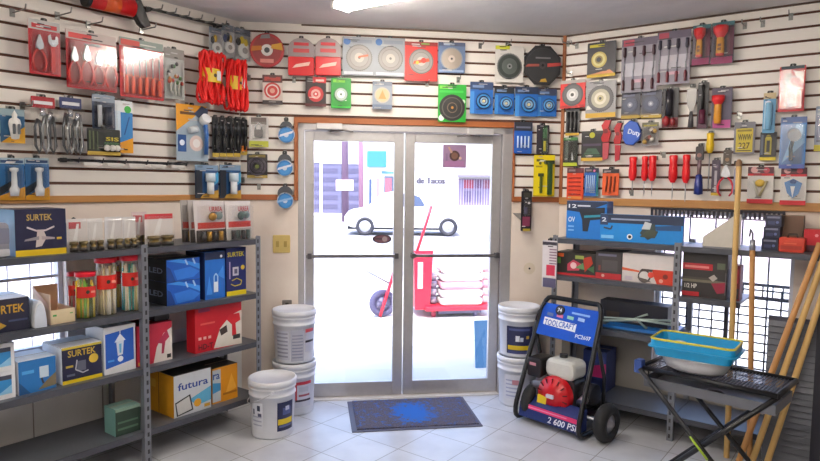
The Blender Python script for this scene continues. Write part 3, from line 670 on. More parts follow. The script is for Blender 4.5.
card(r, w, h, '#1f57b0', [('r', 0, .72, 1, 1, '#2b2e3a'), ('r', .1, .8, .9, .86, '#6a6f80')])
m = MB()
for k in range(4): m.cyl((w * (-.3 + .2 * k), -.008, h * .18), (w * (-.3 + .2 * k), -.008, h * .55), .006, mat('#cfe0f4', .3), 8)
m.build('drill_bit', r)
r, w, h = H(B, (536.5, 125, 549, 154), .05, PK, 'narrow dark card with a green and yellow stripe above the yellow card', 'bit pack')
card(r, w, h, '#2f2a33', [('r', .45, .05, .85, .98, '#1c3a26'), ('r', .55, .1, .75, .45, '#c4b834'), ('r', .5, .55, .8, .9, '#2f6a3c')]); blister(r, -w * .05, h * .05, w * .4, h * .9, .02)
r, w, h = H(B, (533.5, 155, 554.5, 196.5), .05, PK, 'large yellow card holding a dark green caulking tool in the right corner', 'tool pack')
card(r, w, h, '#e6cf16', [('r', 0, 0, 1, .03, '#c4a80f'), ('r', .12, .84, .45, .9, '#5c5a1c'), ('c', .3, .8, .07, '#5c5a1c'), ('r', .1, .7, .4, .74, '#a8961a')])
m = MB(); m.rbox(w * .14, -.03, h * .04, w * .34, -.004, h * .82, .01, mat('#1f3d1a', .35)); m.rbox(-w * .02, -.028, h * .78, w * .44, -.004, h * .87, .008, mat('#26331c', .35)); m.rbox(-w * .22, -.02, h * .08, -w * .1, -.004, h * .5, .006, mat('#4a5a1a', .35)); m.rbox(-w * .3, -.02, h * .48, -w * .05, -.004, h * .56, .006, mat('#3f461a')); m.build('caulking_tool', r, .003)
r, w, h = onwall(B, (521, 191, 531.5, 231), .06, 'narrow_pouch', 'narrow black pack with a maroon patch hanging below the trim right of the door', 'tool pack'); hang_tab(r, w, h)
card(r, w, h, '#17141a', [('r', .2, .84, .85, .96, '#3b3a30'), ('r', .15, .12, .85, .36, '#7c2f4c'), ('r', .3, .42, .6, .6, '#4c4a66'), ('c', .72, .7, .12, '#d9d6da'), ('r', .2, 0, .9, .06, '#b09a2c')]); blister(r, -w * .3, h * .38, w * .35, h * .8, .03)
# ================= RIGHT WALL
r, w, h = H(R, (587.5, 42, 616, 77), .05, PK, 'black card with a yellow ring disc, top left of the right wall', 'disc pack')
card(r, w, h, '#26242c', [('r', .08, .86, .6, .94, '#c9bd2a'), ('r', 0, 0, 1, .09, '#c9a82a'), ('p', [(.05, .09), (.95, .09), (.8, .2), (.4, .14)], '#d9956a')]); rings(r, 'disc', -w * .08, h * .5, w * .27, [(1, '#c9b45a', .4), (.8, '#d9cf8a', .4), (.5, '#9a8440', .4), (.3, '#1d1c22', .4)])
r, w, h = H(R, (560.5, 80, 585.5, 108), .05, PK, 'red card with a dark grinding wheel beside the corner post', 'disc pack')
card(r, w, h, '#d0241f', [('r', 0, .88, 1, 1, '#b8b0aa'), ('r', .05, .02, .95, .1, '#a01c1c')]); rings(r, 'grinding_wheel', 0, h * .47, w * .42, [(1, '#4c4b4d', .45), (.85, '#5c5c5e', .45), (.55, '#c9c8c6', .4), (.3, '#e8e6e2', .4), (.16, '#2f2f30', .4)])
r, w, h = H(R, (586, 81, 616, 117.5), .05, PK, 'grey clear card with a large pale saw blade and yellow bottom strip', 'saw blade pack')
card(r, w, h, '#9c9a9c', [('r', .0, 0, 1, .13, '#cfa63a'), ('p', [(0, .22), (.8, .3), (.75, .4), (.05, .33)], '#e9e6de')]); rings(r, 'saw_blade', 0, h * .52, w * .44, [(1, '#4c4c4e', .5, .1), (.92, '#5f5e60', .5, .1), (.7, '#b9b39c', .5), (.45, '#e2dccb', .5), (.25, '#c3b98e', .5), (.1, '#4a4a46')], -.004, 40)
def toolset(box, off, lab, n, m2, cols):
    r, w, h = H(R, box, off, PK, lab, 'tool pack')
    card(r, w, h, '#86808c', [('r', 0, .86, 1, 1, '#5b5164'), ('r', .05, .87, .35, .98, '#a8344a'), ('r', .1, .3, .95, .55, '#b8b4bd'), ('r', .35, .18, .7, .24, '#c9a0b0')])  # pale middle band paints the white glare onto the card
    for i in range(n):
        driver(r, w * (-.40 + .8 * i / (n - 1)), h * .40, h * .84, -.012, cols[0], .42, False, .011, 'chisel')
        if i < m2: driver(r, w * (-.42 + .8 * i / (n - 1)), h * .04, h * .44, -.012, cols[1], .5, True, .010, 'chisel')
toolset((621.5, 38, 657.5, 92), .05, 'large silver pack of assorted small tools in two rows, left one of two', 4, 4, ('#3c1f2a', '#4a2028'))
toolset((657, 31, 690.5, 84), .075, 'large silver pack of assorted small tools in two rows, beside the yellow lamps', 4, 4, ('#2f2a3c', '#6c2430'))
for i, bx in enumerate(((692.5, 25, 710.5, 64.5), (711.5, 22, 734, 63.5))):
    r, w, h = H(R, bx, .06, PK, ['red and yellow hand torch in a dark pack, left one of the top pair', 'red and yellow hand torch in a dark pack, right one of the top pair'][i], 'torch pack', 'torch packs at the top of the right wall')
    card(r, w, h, '#3a2a3e', [('r', 0, .9, 1, 1, '#3a6a72'), ('r', 0, 0, .95, .16, '#8d2f5c'), ('r', .7, .2, .98, .85, '#6a3a4c')])
    m = MB(); x = -w * .05
    m.lathe([(.001, h * .16), (w * .18, h * .17), (w * .19, h * .22)], mat('#c23430', .3), 14, Matrix.Translation((x, -.035, 0)))
    m.lathe([(w * .19, h * .22), (w * .17, h * .55), (w * .15, h * .6)], mat('#d8992a', .3), 14, Matrix.Translation((x, -.035, 0)))
    m.lathe([(w * .15, h * .6), (w * .32, h * .74), (w * .34, h * .86), (w * .3, h * .88), (.001, h * .88)], mat('#d3282a', .3), 16, Matrix.Translation((x, -.035, 0)))
    m.build('torch', r); m = MB(); m.prints([('r', .1, .1, .9, .35, '#6a3a1c'), ('r', .1, .45, .9, .7, '#6a3a1c')], x - w * .1, h * .26, w * .2, h * .26, -.036 - w * .19); m.build('printed_label', r)
    blister(r, -w * .42, h * .1, w * .42, h * .9, .07 if i else .06, -.003, .012, CLR)
for i, bx in enumerate(((621.5, 92.5, 640.5, 118.5), (641.5, 90.5, 662, 118))):
    r, w, h = H(R, bx, .022, PK, ['dark blue-black card with a grey abrasive disc, left one below the silver packs', 'dark blue-black card with a grey abrasive disc, right one below the silver packs'][i], 'disc pack', 'abrasive disc cards on the right wall')
    card(r, w, h, '#2e3040', [('r', 0, 0, 1, .12, '#b79a3c'), ('r', 0, .12, .9, .17, '#6c5a48'), ('r', .1, .84, .7, .93, '#5c5f78')]); rings(r, 'disc', -w * .03, h * .52, w * .40, [(1, '#3d4258', .5), (.8, '#474d64', .5), (.35, '#8c8fa0', .4), (.15, '#d0d0d4', .4)])
r, w, h = H(R, (662.5, 88, 678.5, 127.5), .05, PK, 'black and dark red snips pack, right of the abrasive disc cards', 'tool pack')
card(r, w, h, '#1d1a20', [('r', 0, 0, 1, .25, '#6c2028'), ('r', .35, .5, .65, .95, '#4a4650')]); m = MB(); m.cyl((-w * .05, -.02, h * .3), (-w * .05, -.02, h * .95), w * .22, mat('#2a282e', .25), 12); m.rbox(-w * .12, -.034, h * .45, -w * .04, -.02, h * .85, .004, mat('#c9c6cc', .3)); m.ball((-w * .2, -.02, h * .16), w * .24, .02, h * .13, mat('#8d2026', .35)); m.ball((w * .22, -.02, h * .13), w * .2, .02, h * .11, mat('#7a1c22', .35)); m.build('snips', r)
r, w, h = H(R, (686.5, 86, 696.5, 128), .04, 'putty_knife', 'grey putty knife with a dark handle, left of the black scraper', 'putty knife')
m = MB(); m.prism([(-w * .12, h * .36), (w * .12, h * .36), (w * .48, h * .6), (w * .48, h * .94), (-w * .48, h * .94), (-w * .48, h * .6)], -.003, 0, mat('#8c8a88', .4, .5)); m.build('blade', r)
m = MB(); m.lathe([(.001, 0), (w * .3, h * .02), (w * .24, h * .2), (w * .16, h * .38), (.001, h * .4)], mat('#3b373a', .4), 10, Matrix.Translation((0, -.004, 0)) @ Matrix.Diagonal((1, .5, 1, 1))); m.build('handle', r)
r, w, h = H(R, (697.5, 82.5, 708.5, 128.5), .05, PK, 'narrow black pack with a dark purple base next to the grey putty knife', 'tool pack')
card(r, w, h, '#1c191f', [('r', .1, 0, .9, .28, '#4c1f38'), ('r', .35, .34, .6, .9, '#5a5660'), ('r', .4, .45, .55, .85, '#9a98a0')]); m = MB(); m.cyl((0, -.014, h * .1), (0, -.014, h * .4), w * .28, mat('#5c2038', .4), 12); m.cyl((0, -.014, h * .4), (0, -.014, h * .94), w * .14, BLACK, 10); m.build('scraper', r)
r, w, h = H(R, (711.5, 88, 732, 128), .05, PK, 'single red-headed yellow torch pack below the top pair of torches', 'torch pack')
card(r, w, h, '#4a4156', [('r', .1, 0, .95, .2, '#b84c8c'), ('r', .6, .2, .95, .95, '#5a5468')])
m = MB(); x = -w * .14
m.lathe([(.001, h * .1), (w * .16, h * .11), (w * .19, h * .2), (w * .18, h * .58)], mat('#d9942a', .3), 14, Matrix.Translation((x, -.03, 0)))
m.lathe([(w * .18, h * .58), (w * .32, h * .68), (w * .32, h * .80), (.001, h * .82)], mat('#d8252a', .3), 14, Matrix.Translation((x, -.03, 0))); m.build('torch', r)
r, w, h = H(R, (779, 66, 805, 111.5), .06, PK, 'red and clear pack of two-bladed shears near the right edge', 'tool pack')
card(r, w, h, '#c8323a', [('r', .05, .93, .95, 1, '#3c4650'), ('r', .12, .68, .45, .92, '#e2b4b0'), ('p', [(.5, .9), (.9, .6), (.95, .85)], '#e6c4c0'), ('r', .35, .1, .65, .4, '#8a5a5c'), ('p', [(.2, .65), (.75, .3), (.8, .4), (.3, .75)], '#a8a0a4')])
m = MB()
for x in (-.3, .28): m.cyl((w * x, -.02, h * .08), (w * x, -.02, h * .42), w * .12, mat('#e0442a', .35), 10)
m.build('handle', r); blister(r, -w * .46, h * .03, w * .46, h * .92, .04)
r, w, h = H(R, (763, 93, 775.5, 133), .06, PK, 'slim light blue pack hanging above the small black and yellow card', 'tool pack')
card(r, w, h, '#5f9cc4', [('r', 0, .85, 1, 1, '#c9b48c'), ('r', .1, .1, .4, .8, '#a9cbe2'), ('r', .5, .2, .8, .7, '#3c6f9c'), ('c', .4, .74, .25, '#dce6ee')]); m = MB(); m.cyl((0, -.016, h * .08), (0, -.016, h * .75), w * .26, mat('#8cc0e0', .2), 12); m.build('tube', r)
r, w, h = H(R, (760, 132, 776.5, 160.5), .03, PK, 'small black and yellow card under the slim light blue pack', 'hardware pack')
card(r, w, h, '#24242a', [('r', 0, 0, 1, .12, '#cdb62a'), ('r', .3, .2, .7, .8, '#a89a3a'), ('r', .4, .3, .6, .7, '#2c2c30'), ('c', .5, .82, .16, '#b8a83c'), ('r', .06, .2, .2, .9, '#5c6474')])
r, w, h = H(R, (780, 117, 806, 168.5), .06, PK, 'large sky blue pack with a chrome shower head, left of the right edge', 'plumbing pack')
card(r, w, h, '#4f86c6', [('r', 0, .88, 1, 1, '#6478a8'), ('p', [(.1, .1), (.95, .5), (.95, .85), (.6, .85)], '#86b8e0'), ('r', 0, 0, 1, .08, '#5a6cb4')])
m = MB(); m.cyl((w * .1, -.06, h * .62), (w * .02, -.02, h * .68), w * .26, mat('#b9c0c6', .22, .8), 18); m.tube([(w * .05, -.02, h * .62), (-w * .05, -.03, h * .4), (-w * .02, -.03, h * .15)], w * .08, mat('#5c6672', .25, .7), 10); m.build('shower_head', r); blister(r, -w * .46, h * .06, w * .46, h * .86, .075)
r, w, h = H(R, (734, 122, 755, 154), .05, PK, 'yellow and black lettered card of razor blades in a grey pack', 'blade pack')
card(r, w, h, '#74727a', [('r', .1, .06, .9, .80, '#c9b43a'), ('r', .16, .7, .84, .76, '#7a6a1c'), ('t', .2, .42, .84, .62, '#28241c', 'WWW'), ('t', .24, .16, .78, .36, '#4a3c1c', '227'), ('r', .16, .09, .84, .12, '#4c431c')])
r, w, h = H(R, (815, 106, 834, 151), .05, PK, 'grey-blue pack with a yellow strip cut by the right edge', 'tool pack')
card(r, w, h, '#8a92a4', [('r', 0, 0, 1, .14, '#c3b23a'), ('r', .1, .2, .9, .8, '#5c6484')]); blister(r, -w * .4, h * .2, w * .4, h * .85, .03)
r, w, h = H(R, (566, 107.5, 579.5, 135.5), .02, PK, 'slim dark grey card of rods with a yellow base, next to the corner post', 'bit pack')
card(r, w, h, '#4b4a4c', [('r', 0, 0, 1, .09, '#d0a83a'), ('r', 0, .88, 1, 1, '#2f3038')])
m = MB()
for x in (-.28, 0, .28): m.cyl((w * x, -.01, h * .12), (w * x, -.01, h * .84), w * .09, mat('#2a2a2c', .35, .4), 8)
m.build('rod', r)
r, w, h = H(R, (563.5, 137.5, 577.5, 166), .04, PK, 'slim black card with green and yellow foot below the dark rods card', 'bit pack')
card(r, w, h, '#17201a', [('r', 0, .0, 1, .12, '#b8c22f'), ('r', 0, .9, 1, 1, '#3f7a3c'), ('r', .15, .2, .35, .85, '#4f5f58'), ('p', [(.6, .2), (.75, .2), (.62, .5)], '#c9ced0')]); blister(r, -w * .4, h * .15, w * .4, h * .88, .02)
r, w, h = H(R, (581.5, 131, 603, 161), .04, PK, 'black sandpaper card with a green mound and yellow base', 'hardware pack')
card(r, w, h, '#1d1c20', [('r', 0, 0, 1, .11, '#d0a93a'), ('r', 0, .9, 1, 1, '#3a3a38'), ('c', .5, .86, .13, '#b3b02a'), ('p', [(.12, .22), (.3, .42), (.7, .42), (.88, .22)], '#42604c'), ('r', .08, .5, .92, .58, '#4a3c54'), ('r', .08, .15, .92, .19, '#2f4c38')])
for i, bx in enumerate(((601.5, 120, 612.5, 161), (614, 123, 623.5, 162.5))):
    r, w, h = H(R, bx, .045 + .02 * i, 'clamp', 'dark red plastic spring clamp, ' + ['left of the pair', 'right of the pair beside the blue roll'][i], 'clamp', 'red spring clamps')
    m = MB(); rm = mat('#a8161f' if i else '#b3181f', .35)
    m.prism([(a * w, b * h) for a, b in ((-.3, .46), (.25, .46), (.42, .68), (.2, .8), (.4, .98), (-.1, .99), (-.42, .86), (-.2, .7), (-.42, .56))], -.03, -.006, rm); m.cyl((0, -.036, h * .72), (0, -.004, h * .72), w * .2, mat('#6f0f18', .4), 12); m.build('jaw', r)
    m = MB(); m.prism([(-w * .3, h * .44), (w * .3, h * .44), (w * .2, h * .06), (-w * .25, h * .02)], -.02, -.006, mat('#b04650' if i == 0 else '#a81c2c', .4)); m.build('handle', r)
r, w, h = H(R, (623.5, 120.5, 642, 145.5), .06, 'tape_roll', 'blue round roll printed with white letters beside the red clamps', 'tape')
m = MB(); m.prism([(w * a, h * b) for a, b in ((-.48, .3), (-.3, .04), (.1, 0), (.46, .22), (.5, .6), (.3, .9), (-.1, 1.0), (-.42, .8))], -.035, -.002, mat('#2b57b4', .35)); m.build('roll', r, .008)
m = MB(); m.text('Duty', -w * .34, h * .36, w * .36, h * .62, -.0365, mat('#dfe6f0'), Matrix.Rotation(.25, 4, 'Y')); m.build('lettering', r)
r, w, h = H(R, (642, 122.5, 658.5, 145.5), .05, PK, 'small grey pack with brown and yellow pieces right of the blue roll', 'hardware pack')
card(r, w, h, '#8e8a8a', [('r', 0, .82, 1, 1, '#6c6a55'), ('r', .1, .84, .9, .9, '#a89b3a')])
m = MB()
for i in range(7): m.ball((w * random.uniform(-.3, .3), -.014, h * random.uniform(.15, .7)), w * .14, .012, h * .1, mat(['#c4a04a', '#5a463c', '#d9d3c8', '#8d3f30'][i % 4], .4), 8)
m.build('washer', r); blister(r, -w * .45, h * .05, w * .45, h * .8, .028)
for bx, lab, c, dr, tp in (((567, 168, 583.5, 199.5), 'orange-red bit card with horizontal bits at the bottom left of the right wall', '#d8431f', 0, '#54202a'), ((584.5, 168, 598.5, 196), 'blue bit card with white upright bits between the two orange cards', '#2763b4', 1, '#2a2c3e'), ((602.5, 169, 619, 195.5), 'orange bit card with a black header, right of the blue bit card', '#dd5a26', 2, '#2c2226')):
    r, w, h = H(R, bx, .04, PK, lab, 'bit pack'); card(r, w, h, c, [('r', 0, .84, 1, 1, tp), ('r', .1, .88, .5, .95, '#8c7a7c')] + ([('r', .08, .02, .92, .1, '#e08a3a')] if dr == 0 else []) + ([('r', .85, .0, 1, .84, '#1f6c6c'), ('c', .7, .9, .08, '#d0709c')] if dr == 1 else []))
    m = MB()
    for k in range(5):
        if dr == 0: m.cyl((-w * .36, -.007, h * (.16 + .13 * k)), (w * .34, -.007, h * (.16 + .13 * k)), .004, mat('#b8383a', .4, .2), 8)
        elif dr == 1: m.cyl((w * (-.34 + .14 * k), -.007, h * .12), (w * (-.34 + .14 * k), -.007, h * .74), .004, mat('#bcd2e8', .35), 8)
        elif k < 3: m.cyl((w * (-.26 + .24 * k), -.008, h * .14), (w * (-.2 + .24 * k), -.008, h * .72), .006, mat('#8a3f2a', .4, .2), 8)
    m.build('drill_bit', r)
for i, (x0, x1, y1) in enumerate(((629, 637.5, 190), (641.5, 648.5, 196), (648.5, 657, 196.5), (668.5, 678, 201), (682, 690.5, 202))):
    r, w, h = H(R, (x0, 156.5 - i * .5, x1, y1), .05 + (.02 if i == 2 else 0), 'screwdriver', 'red-handled screwdriver hanging by its handle, ' + ['shortest and leftmost of five', 'second from the left of five', 'third from the left of five', 'fourth from the left, beside the gap', 'rightmost of five, next to the blue-handled tool'][i], 'screwdriver', 'red screwdrivers on the right wall', tab=False)
    driver(r, 0, 0, h, -.012, '#dd1c22', [.72, .62, .62, .60, .60][i], False, w * .46, 'screwdriver', True)
    m = MB(); m.cyl((0, -.012, h * .93), (0, r['_off'] - .006, h * .95), .004, HOOKM, 6); m.box(-.012, r['_off'] - .006, h * .9, .012, r['_off'] - .002, h, HOOKM); m.build('hang_clip', r)
r, w, h = H(R, (694.5, 145.5, 705, 195), .06, 'nut_driver', 'long tool with a navy blue grip and dark head below the putty knife', 'screwdriver')
m = MB(); m.rbox(-w * .36, -.03, h * .70, w * .36, -.004, h * .98, .01, mat('#2b2428', .4)); m.cyl((0, -.016, h * .8), (0, -.032, h * .8), w * .22, mat('#8a6058', .4), 10); m.build('head', r)
m = MB(); m.cyl((0, -.016, h * .4), (0, -.016, h * .72), w * .2, mat('#7a6268', .35, .3), 10); m.build('shaft', r)
m = MB(); m.lathe([(.001, 0), (w * .44, h * .02), (w * .40, h * .2), (w * .30, h * .4), (.001, h * .44)], mat('#232f78', .4), 12, Matrix.Translation((0, -.016, 0))); m.build('grip', r)
r, w, h = H(R, (705.5, 133, 714, 192), .05, 'screwdriver', 'screwdriver with a bright yellow handle at the top and a long dark shaft', 'screwdriver')
driver(r, 0, 0, h, -.014, '#e8c01a', .34, False, w * .46, 'screwdriver', True, '#4a4a4e')
r, w, h = H(R, (711.5, 160, 720, 195.5), .07, PK, 'narrow dark purple card with a yellow base by the yellow-handled screwdriver', 'tool pack')
card(r, w, h, '#3a2c40', [('r', 0, 0, 1, .08, '#cfae2a'), ('r', .35, .1, .65, .7, '#a8a2a8'), ('c', .5, .82, .25, '#6c5a70')])
r, w, h = H(R, (721.5, 150, 732, 197), .085, PK, 'red pliers on a dark-topped card between the purple card and the wooden pole', 'tool pack')
card(r, w * .8, h * .34, '#4a4038', [('c', .5, .4, .25, '#9a7a5c')], .003, 'rect', 'card', h * .66)
pliers(r, -w * .05, h * .02, h * .66, -.012, '#cf2a3c', 1.3)
r, w, h = H(R, (732, 163, 740, 196), .12, 'cutter_knife', 'small grey-blue cutter beside the red pliers, partly behind the wooden pole', 'knife')
m = MB(); m.prism([(-w * .3, h * .1), (w * .1, 0), (w * .4, h * .7), (w * .2, h), (-w * .2, h * .8)], -.014, -.002, mat('#8c8fae', .4)); m.build('body', r, .002); MB().box(-w * .2, -.016, h * .04, w * .2, -.0145, h * .2, mat('#2f3048')).build('cap', r)
for i, bx in enumerate(((747.5, 167, 773.5, 203.5), (780.5, 167.5, 806.5, 205))):
    r, w, h = H(R, bx, .03, PK, ['white and red card with yellow crossed tongs above the window', 'white and red card with a blue trigger nozzle above the window'][i], 'tool pack')
    card(r, w, h, '#dcd8d2', [('r', 0, 0, 1, .12, '#c8202c'), ('r', 0, .76, 1, .82, '#c8202c'), ('r', 0, .82, 1, 1, '#5a3038'), ('c', .25, .92, .14, '#d8a2a0'), ('c', .72, .91, .12, '#b84450')], .005)
    m = MB()
    if i == 0:
        m.ball((0, -.02, h * .56), w * .2, .015, h * .1, mat('#dcb83a', .35))
        m.tube([(-w * .26, -.02, h * .62), (-w * .06, -.02, h * .2)], .008, mat('#c9c7bc', .35), 8); m.tube([(w * .26, -.02, h * .62), (0, -.02, h * .2)], .008, mat('#b5a77a', .35), 8)
    else:
        m.prism([(-w * .34, h * .6), (0, h * .7), (w * .34, h * .58), (w * .22, h * .3), (0, h * .18), (-w * .22, h * .32)], -.022, -.006, mat('#3c78b4', .35)); m.prism([(-w * .1, h * .5), (w * .08, h * .5), (0, h * .2)], -.028, -.02, mat('#e6e8e8', .35)); m.ball((0, -.018, h * .62), w * .14, .014, h * .06, mat('#1f4a86', .35))
    m.build('tongs' if i == 0 else 'nozzle', r); blister(r, -w * .42, h * .14, w * .42, h * .74, .034)

# ------------------------------------------------------------------ bare hooks and price rails
def hook(W, px, py, ln, lab, up=.02, side=0):
    s, z = W.hit(px, py, 0); r = W.pt(s, z); m = MB()
    m.box(-.012, -.006, -.02, .012, -.001, .022, HOOKM); m.tube([(0, -.004, 0), (side, -ln, -.004), (side, -ln - .012, up)], .0038, HOOKM, 6)
    o = m.build('hanging_hook', None, 0, r, W.rz); tag(o, lab, 'hook', 'bare hooks on the slatted walls')
for W, px, py, ln, lab in ((L, 12, 13, .16, 'bare steel hook near the ceiling at the far left'), (L, 57, 16, .16, 'bare steel hook under the red barrelled gun'), (L, 88, 25, .16, 'steel hook above the pack of four pliers'), (L, 141, 30, .16, 'steel hook above the red screwdriver pack'), (L, 22, 106, .12, 'steel hook above the lantern card'),
    (B, 480, 46, .1, 'bare hook left of the clear saw blade pack above the right door'), (B, 507, 45, .1, 'hook above the yellow label of the clear saw blade pack'), (B, 249, 78, .07, 'bare hook left of the small ringed red disc card'), (B, 294, 80, .07, 'bare hook between the ringed red disc card and the black disc card'), (B, 427, 84, .08, 'bare hook just left of the green black-disc card'), (B, 458, 80, .08, 'bare hook right above the green black-disc card'), (B, 259, 187, .06, 'bare hook below the coiled cable card'), (B, 243, 180, .05, 'bare hook beside the dark blue tap card'),
    (R, 568, 44, .1, 'bare hook at the top of the right wall by the corner post'), (R, 577, 46, .1, 'bare hook left of the yellow ring disc card'), (R, 571, 74, .08, 'bare hook above the red grinding wheel card'), (R, 745, 26, .1, 'bare hook right of the torch pair near the ceiling'), (R, 763, 24, .1, 'second bare hook to the right of the torch pair'), (R, 791, 17, .1, 'bare hook nearest the ceiling above the red shears pack'), (R, 740, 116, .08, 'bare hook above the yellow razor card'), (R, 664, 155, .07, 'bare hook in the gap of the red screwdrivers'), (R, 632, 193, .05, 'bare hook below the shortest red screwdriver')):
    hook(W, px, py, ln, lab)
def rail(px0, py0, px1, py1, n, lab, dz):
    s0, z0 = L.hit(px0, py0, .05); s1, z1 = L.hit(px1, py1, .05); z = (z0 + z1) / 2
    r = thing('hook_rail', lab, 'rail', L.pt((s0 + s1) / 2, z, .05), L.rz, 'black hook rails on the left wall'); w = s1 - s0
    km = mat('#1d1d20', .4); m = MB(); m.box(-w / 2, -.004, -.008, w / 2, .004, .008, km); m.build('bar', r)
    for x in (-w * .45, w * .45): MB().box(x - .01, .004, -.012, x + .01, .049, .012, km).build('bracket', r)
    for i in range(n):
        x = w * (-.42 + .84 * i / (n - 1)); MB().tube([(x, -.004, 0), (x, -.10, -.012), (x, -.112, .012)], .004, km if dz else HOOKM, 6).build('peg', r)
    if dz:
        for i in range(n - 1):
            x = w * (-.42 + .84 * (i + .5) / (n - 1)); MB().box(x - w * .3 / (n - 1), -.116, -.03, x + w * .3 / (n - 1), -.114, -.012, mat('#c9c6c0')).build('price_strip', r)
rail(146, 8, 222, 26, 6, 'black rail with bare pegs just below the ceiling near the corner', 0)
rail(58, 161.5, 186, 162.5, 6, 'long black rail with pale price strips above the wood trim', 1)
# wall fittings
s, z = B.hit(281.5, 244); r = thing('light_switch', 'cream double light switch plate left of the door', 'light switch', B.pt(s, z, -.006), B.rz)
m = MB(); m.rbox(-.062, -.008, -.065, .062, 0, .065, .008, mat('#c9b06a', .4)); m.build('switch_plate', r, .003)
for x in (-.028, .028): MB().box(x - .011, -.014, -.022, x + .011, -.006, .022, mat('#a88f4a', .4)).build('switch_toggle', r, .002)
s, z = B.hit(287, 304); r = thing('socket_outlet', 'small dark grey socket outlet above the left bucket stack', 'socket', B.pt(s, z, -.006), B.rz)
MB().rbox(-.035, -.008, -.03, .035, 0, .03, .006, mat('#77736f', .4)).build('socket_plate', r, .002); MB().box(-.012, -.010, -.01, .012, -.0075, .01, mat('#2c2a28')).build('socket_slot', r)
s, z = B.hit(529.5, 268.5); r = thing('wall_socket_cap', 'small white cap with a dark hole on the cream wall right of the door', 'wall fitting', B.pt(s, z, -.006), B.rz)
MB().disc(0, 0, .045, -.005, 0, mat('#dccdb8', .6)).build('wall_plate', r); MB().disc(0, 0, .008, -.007, -.003, mat('#1c1a1a'), 10).build('socket_hole', r)
s, z = B.hit(518, 217); r = thing('mount_bracket', 'small grey triangular bracket beside the narrow black pack', 'bracket', B.pt(s, z, -.006), B.rz)
m = MB(); m.prism([(-.04, .03), (.05, .03), (.05, -.05)], -.02, 0, mat('#8f8a86', .5)); m.build('plate', r)
# ------------------------------------------------------------------ shelving
D = .42
POSTM = mat('#7d8088', .4, .4)
def shelving(W, s0, s1, levels, lab, share=None, short=None):
    r = thing('shelving_unit', lab, 'shelving', W.pt((s0 + s1) / 2, 0, D), W.rz, 'grey steel shelving units'); w = s1 - s0; top = max(levels) + .02
    for z in levels:
        hw_ = w / 2 if short is None or z != levels[1] else short - (s0 + s1) / 2
        m = MB(); m.box(-w / 2, .0, z - .012, hw_, D - .03, z, SHELFM)
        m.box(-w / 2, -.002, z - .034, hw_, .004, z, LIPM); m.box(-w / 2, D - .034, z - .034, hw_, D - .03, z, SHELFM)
        m.build('shelf', r)
    for i, (x, sg) in enumerate(((-w / 2, 1), (w / 2, -1))):
        if i == share: continue
        for y, sy in ((0, 1), (D - .03, -1)):
            m = MB(); m.box(x, y - .004 * sy, 0, x + sg * .034, y - .001 * sy, top, POSTM); m.box(x - sg * .003, y - .004 * sy, 0, x, y + .034 * sy, top, POSTM)
            if sy == 1:
                for k in range(int(top / .05)):
                    m.poly([(x + sg * .012, .02 + k * .05), (x + sg * .024, .02 + k * .05), (x + sg * .024, .045 + k * .05), (x + sg * .012, .045 + k * .05)], y - .0046, mat('#2b2b30'))
            m.build('post', r)
    return r
LV = (.205, .565, .888, 1.245); RV2 = (.165, .65, .99, 1.25); RV3 = (.165, .935, 1.25)
a0, a1 = L.hit(143.5, 350, D)[0], L.hit(260, 300, D)[0]
shelving(L, a0, a1, LV, 'grey steel shelving unit left of the door with the buckets at its end')
shelving(L, a0 - 1.0, a0 - .006, LV, 'grey steel shelving unit at the left window, cut by the left edge', 1)
b0, b1 = R.hit(553, 260, D)[0], R.hit(678, 300, D)[0]
shelving(R, b0, b1, RV2, 'grey steel shelving unit right of the door behind the pressure washer')
shelving(R, b1 + .006, b1 + 1.0, RV3, 'grey steel shelving unit in front of the right window', 0, R.hit(741, 290, D)[0])

def onshelf(W, box, z, name, label, cat, group=None, depth=.2, off=None, yaw=0):
    x0, y0, x1, y1 = box; xm, ym = (x0 + x1) / 2, (y0 + y1) / 2
    if off is None:
        p = at_z(xm, y1, z); off = max(.06, min(D - .012, (p - W.o).dot(W.n)))
    off = min(off, D - .045)
    s0, s1 = W.hit(x0, ym, off)[0], W.hit(x1, ym, off)[0]; h = W.hit(xm, y0, off)[1] - z
    for q in (LV if W is L else (RV2 if s0 < b1 else RV3)):
        if z + .1 < q: h = min(h, q - z - .038); break
    r = thing(name, label, cat, W.pt((s0 + s1) / 2, z + .0005, off), W.rz + yaw, group); r['_off'] = off
    return r, s1 - s0, h
def carton(r, w, h, d, col, pr=(), side=None, lid=None, rough=.5, sidepr=(), sideleft=False, bev=.002):
    m = MB(); m.box(-w / 2, 0, 0, w / 2, d, h, mat(col, rough)); 
    m.prints(pr, -w / 2, 0, w, h, -.0008)
    if side: m.box(w / 2, .001, .001, w / 2 + .001, d - .001, h - .001, mat(side, rough)); m.box(-w / 2 - .001, .001, .001, -w / 2, d - .001, h - .001, mat(side, rough))
    if sidepr:
        X = Matrix.Translation((-w / 2 - .0016, d, 0)) @ Matrix.Rotation(-PI / 2, 4, 'Z'); m.prints(sidepr, 0, 0, d, h, -.0004, X)
    m.build('box_body', r)
    m = MB(); m.box(-w / 2, 0.0, h, w / 2, d, h + .0015, mat(lid or col, rough)); m.box(-w * .5, d * .48, h + .0015, w * .5, d * .52, h + .002, mat('#b8a684', .3)); m.build('lid_flap', r)
    return r

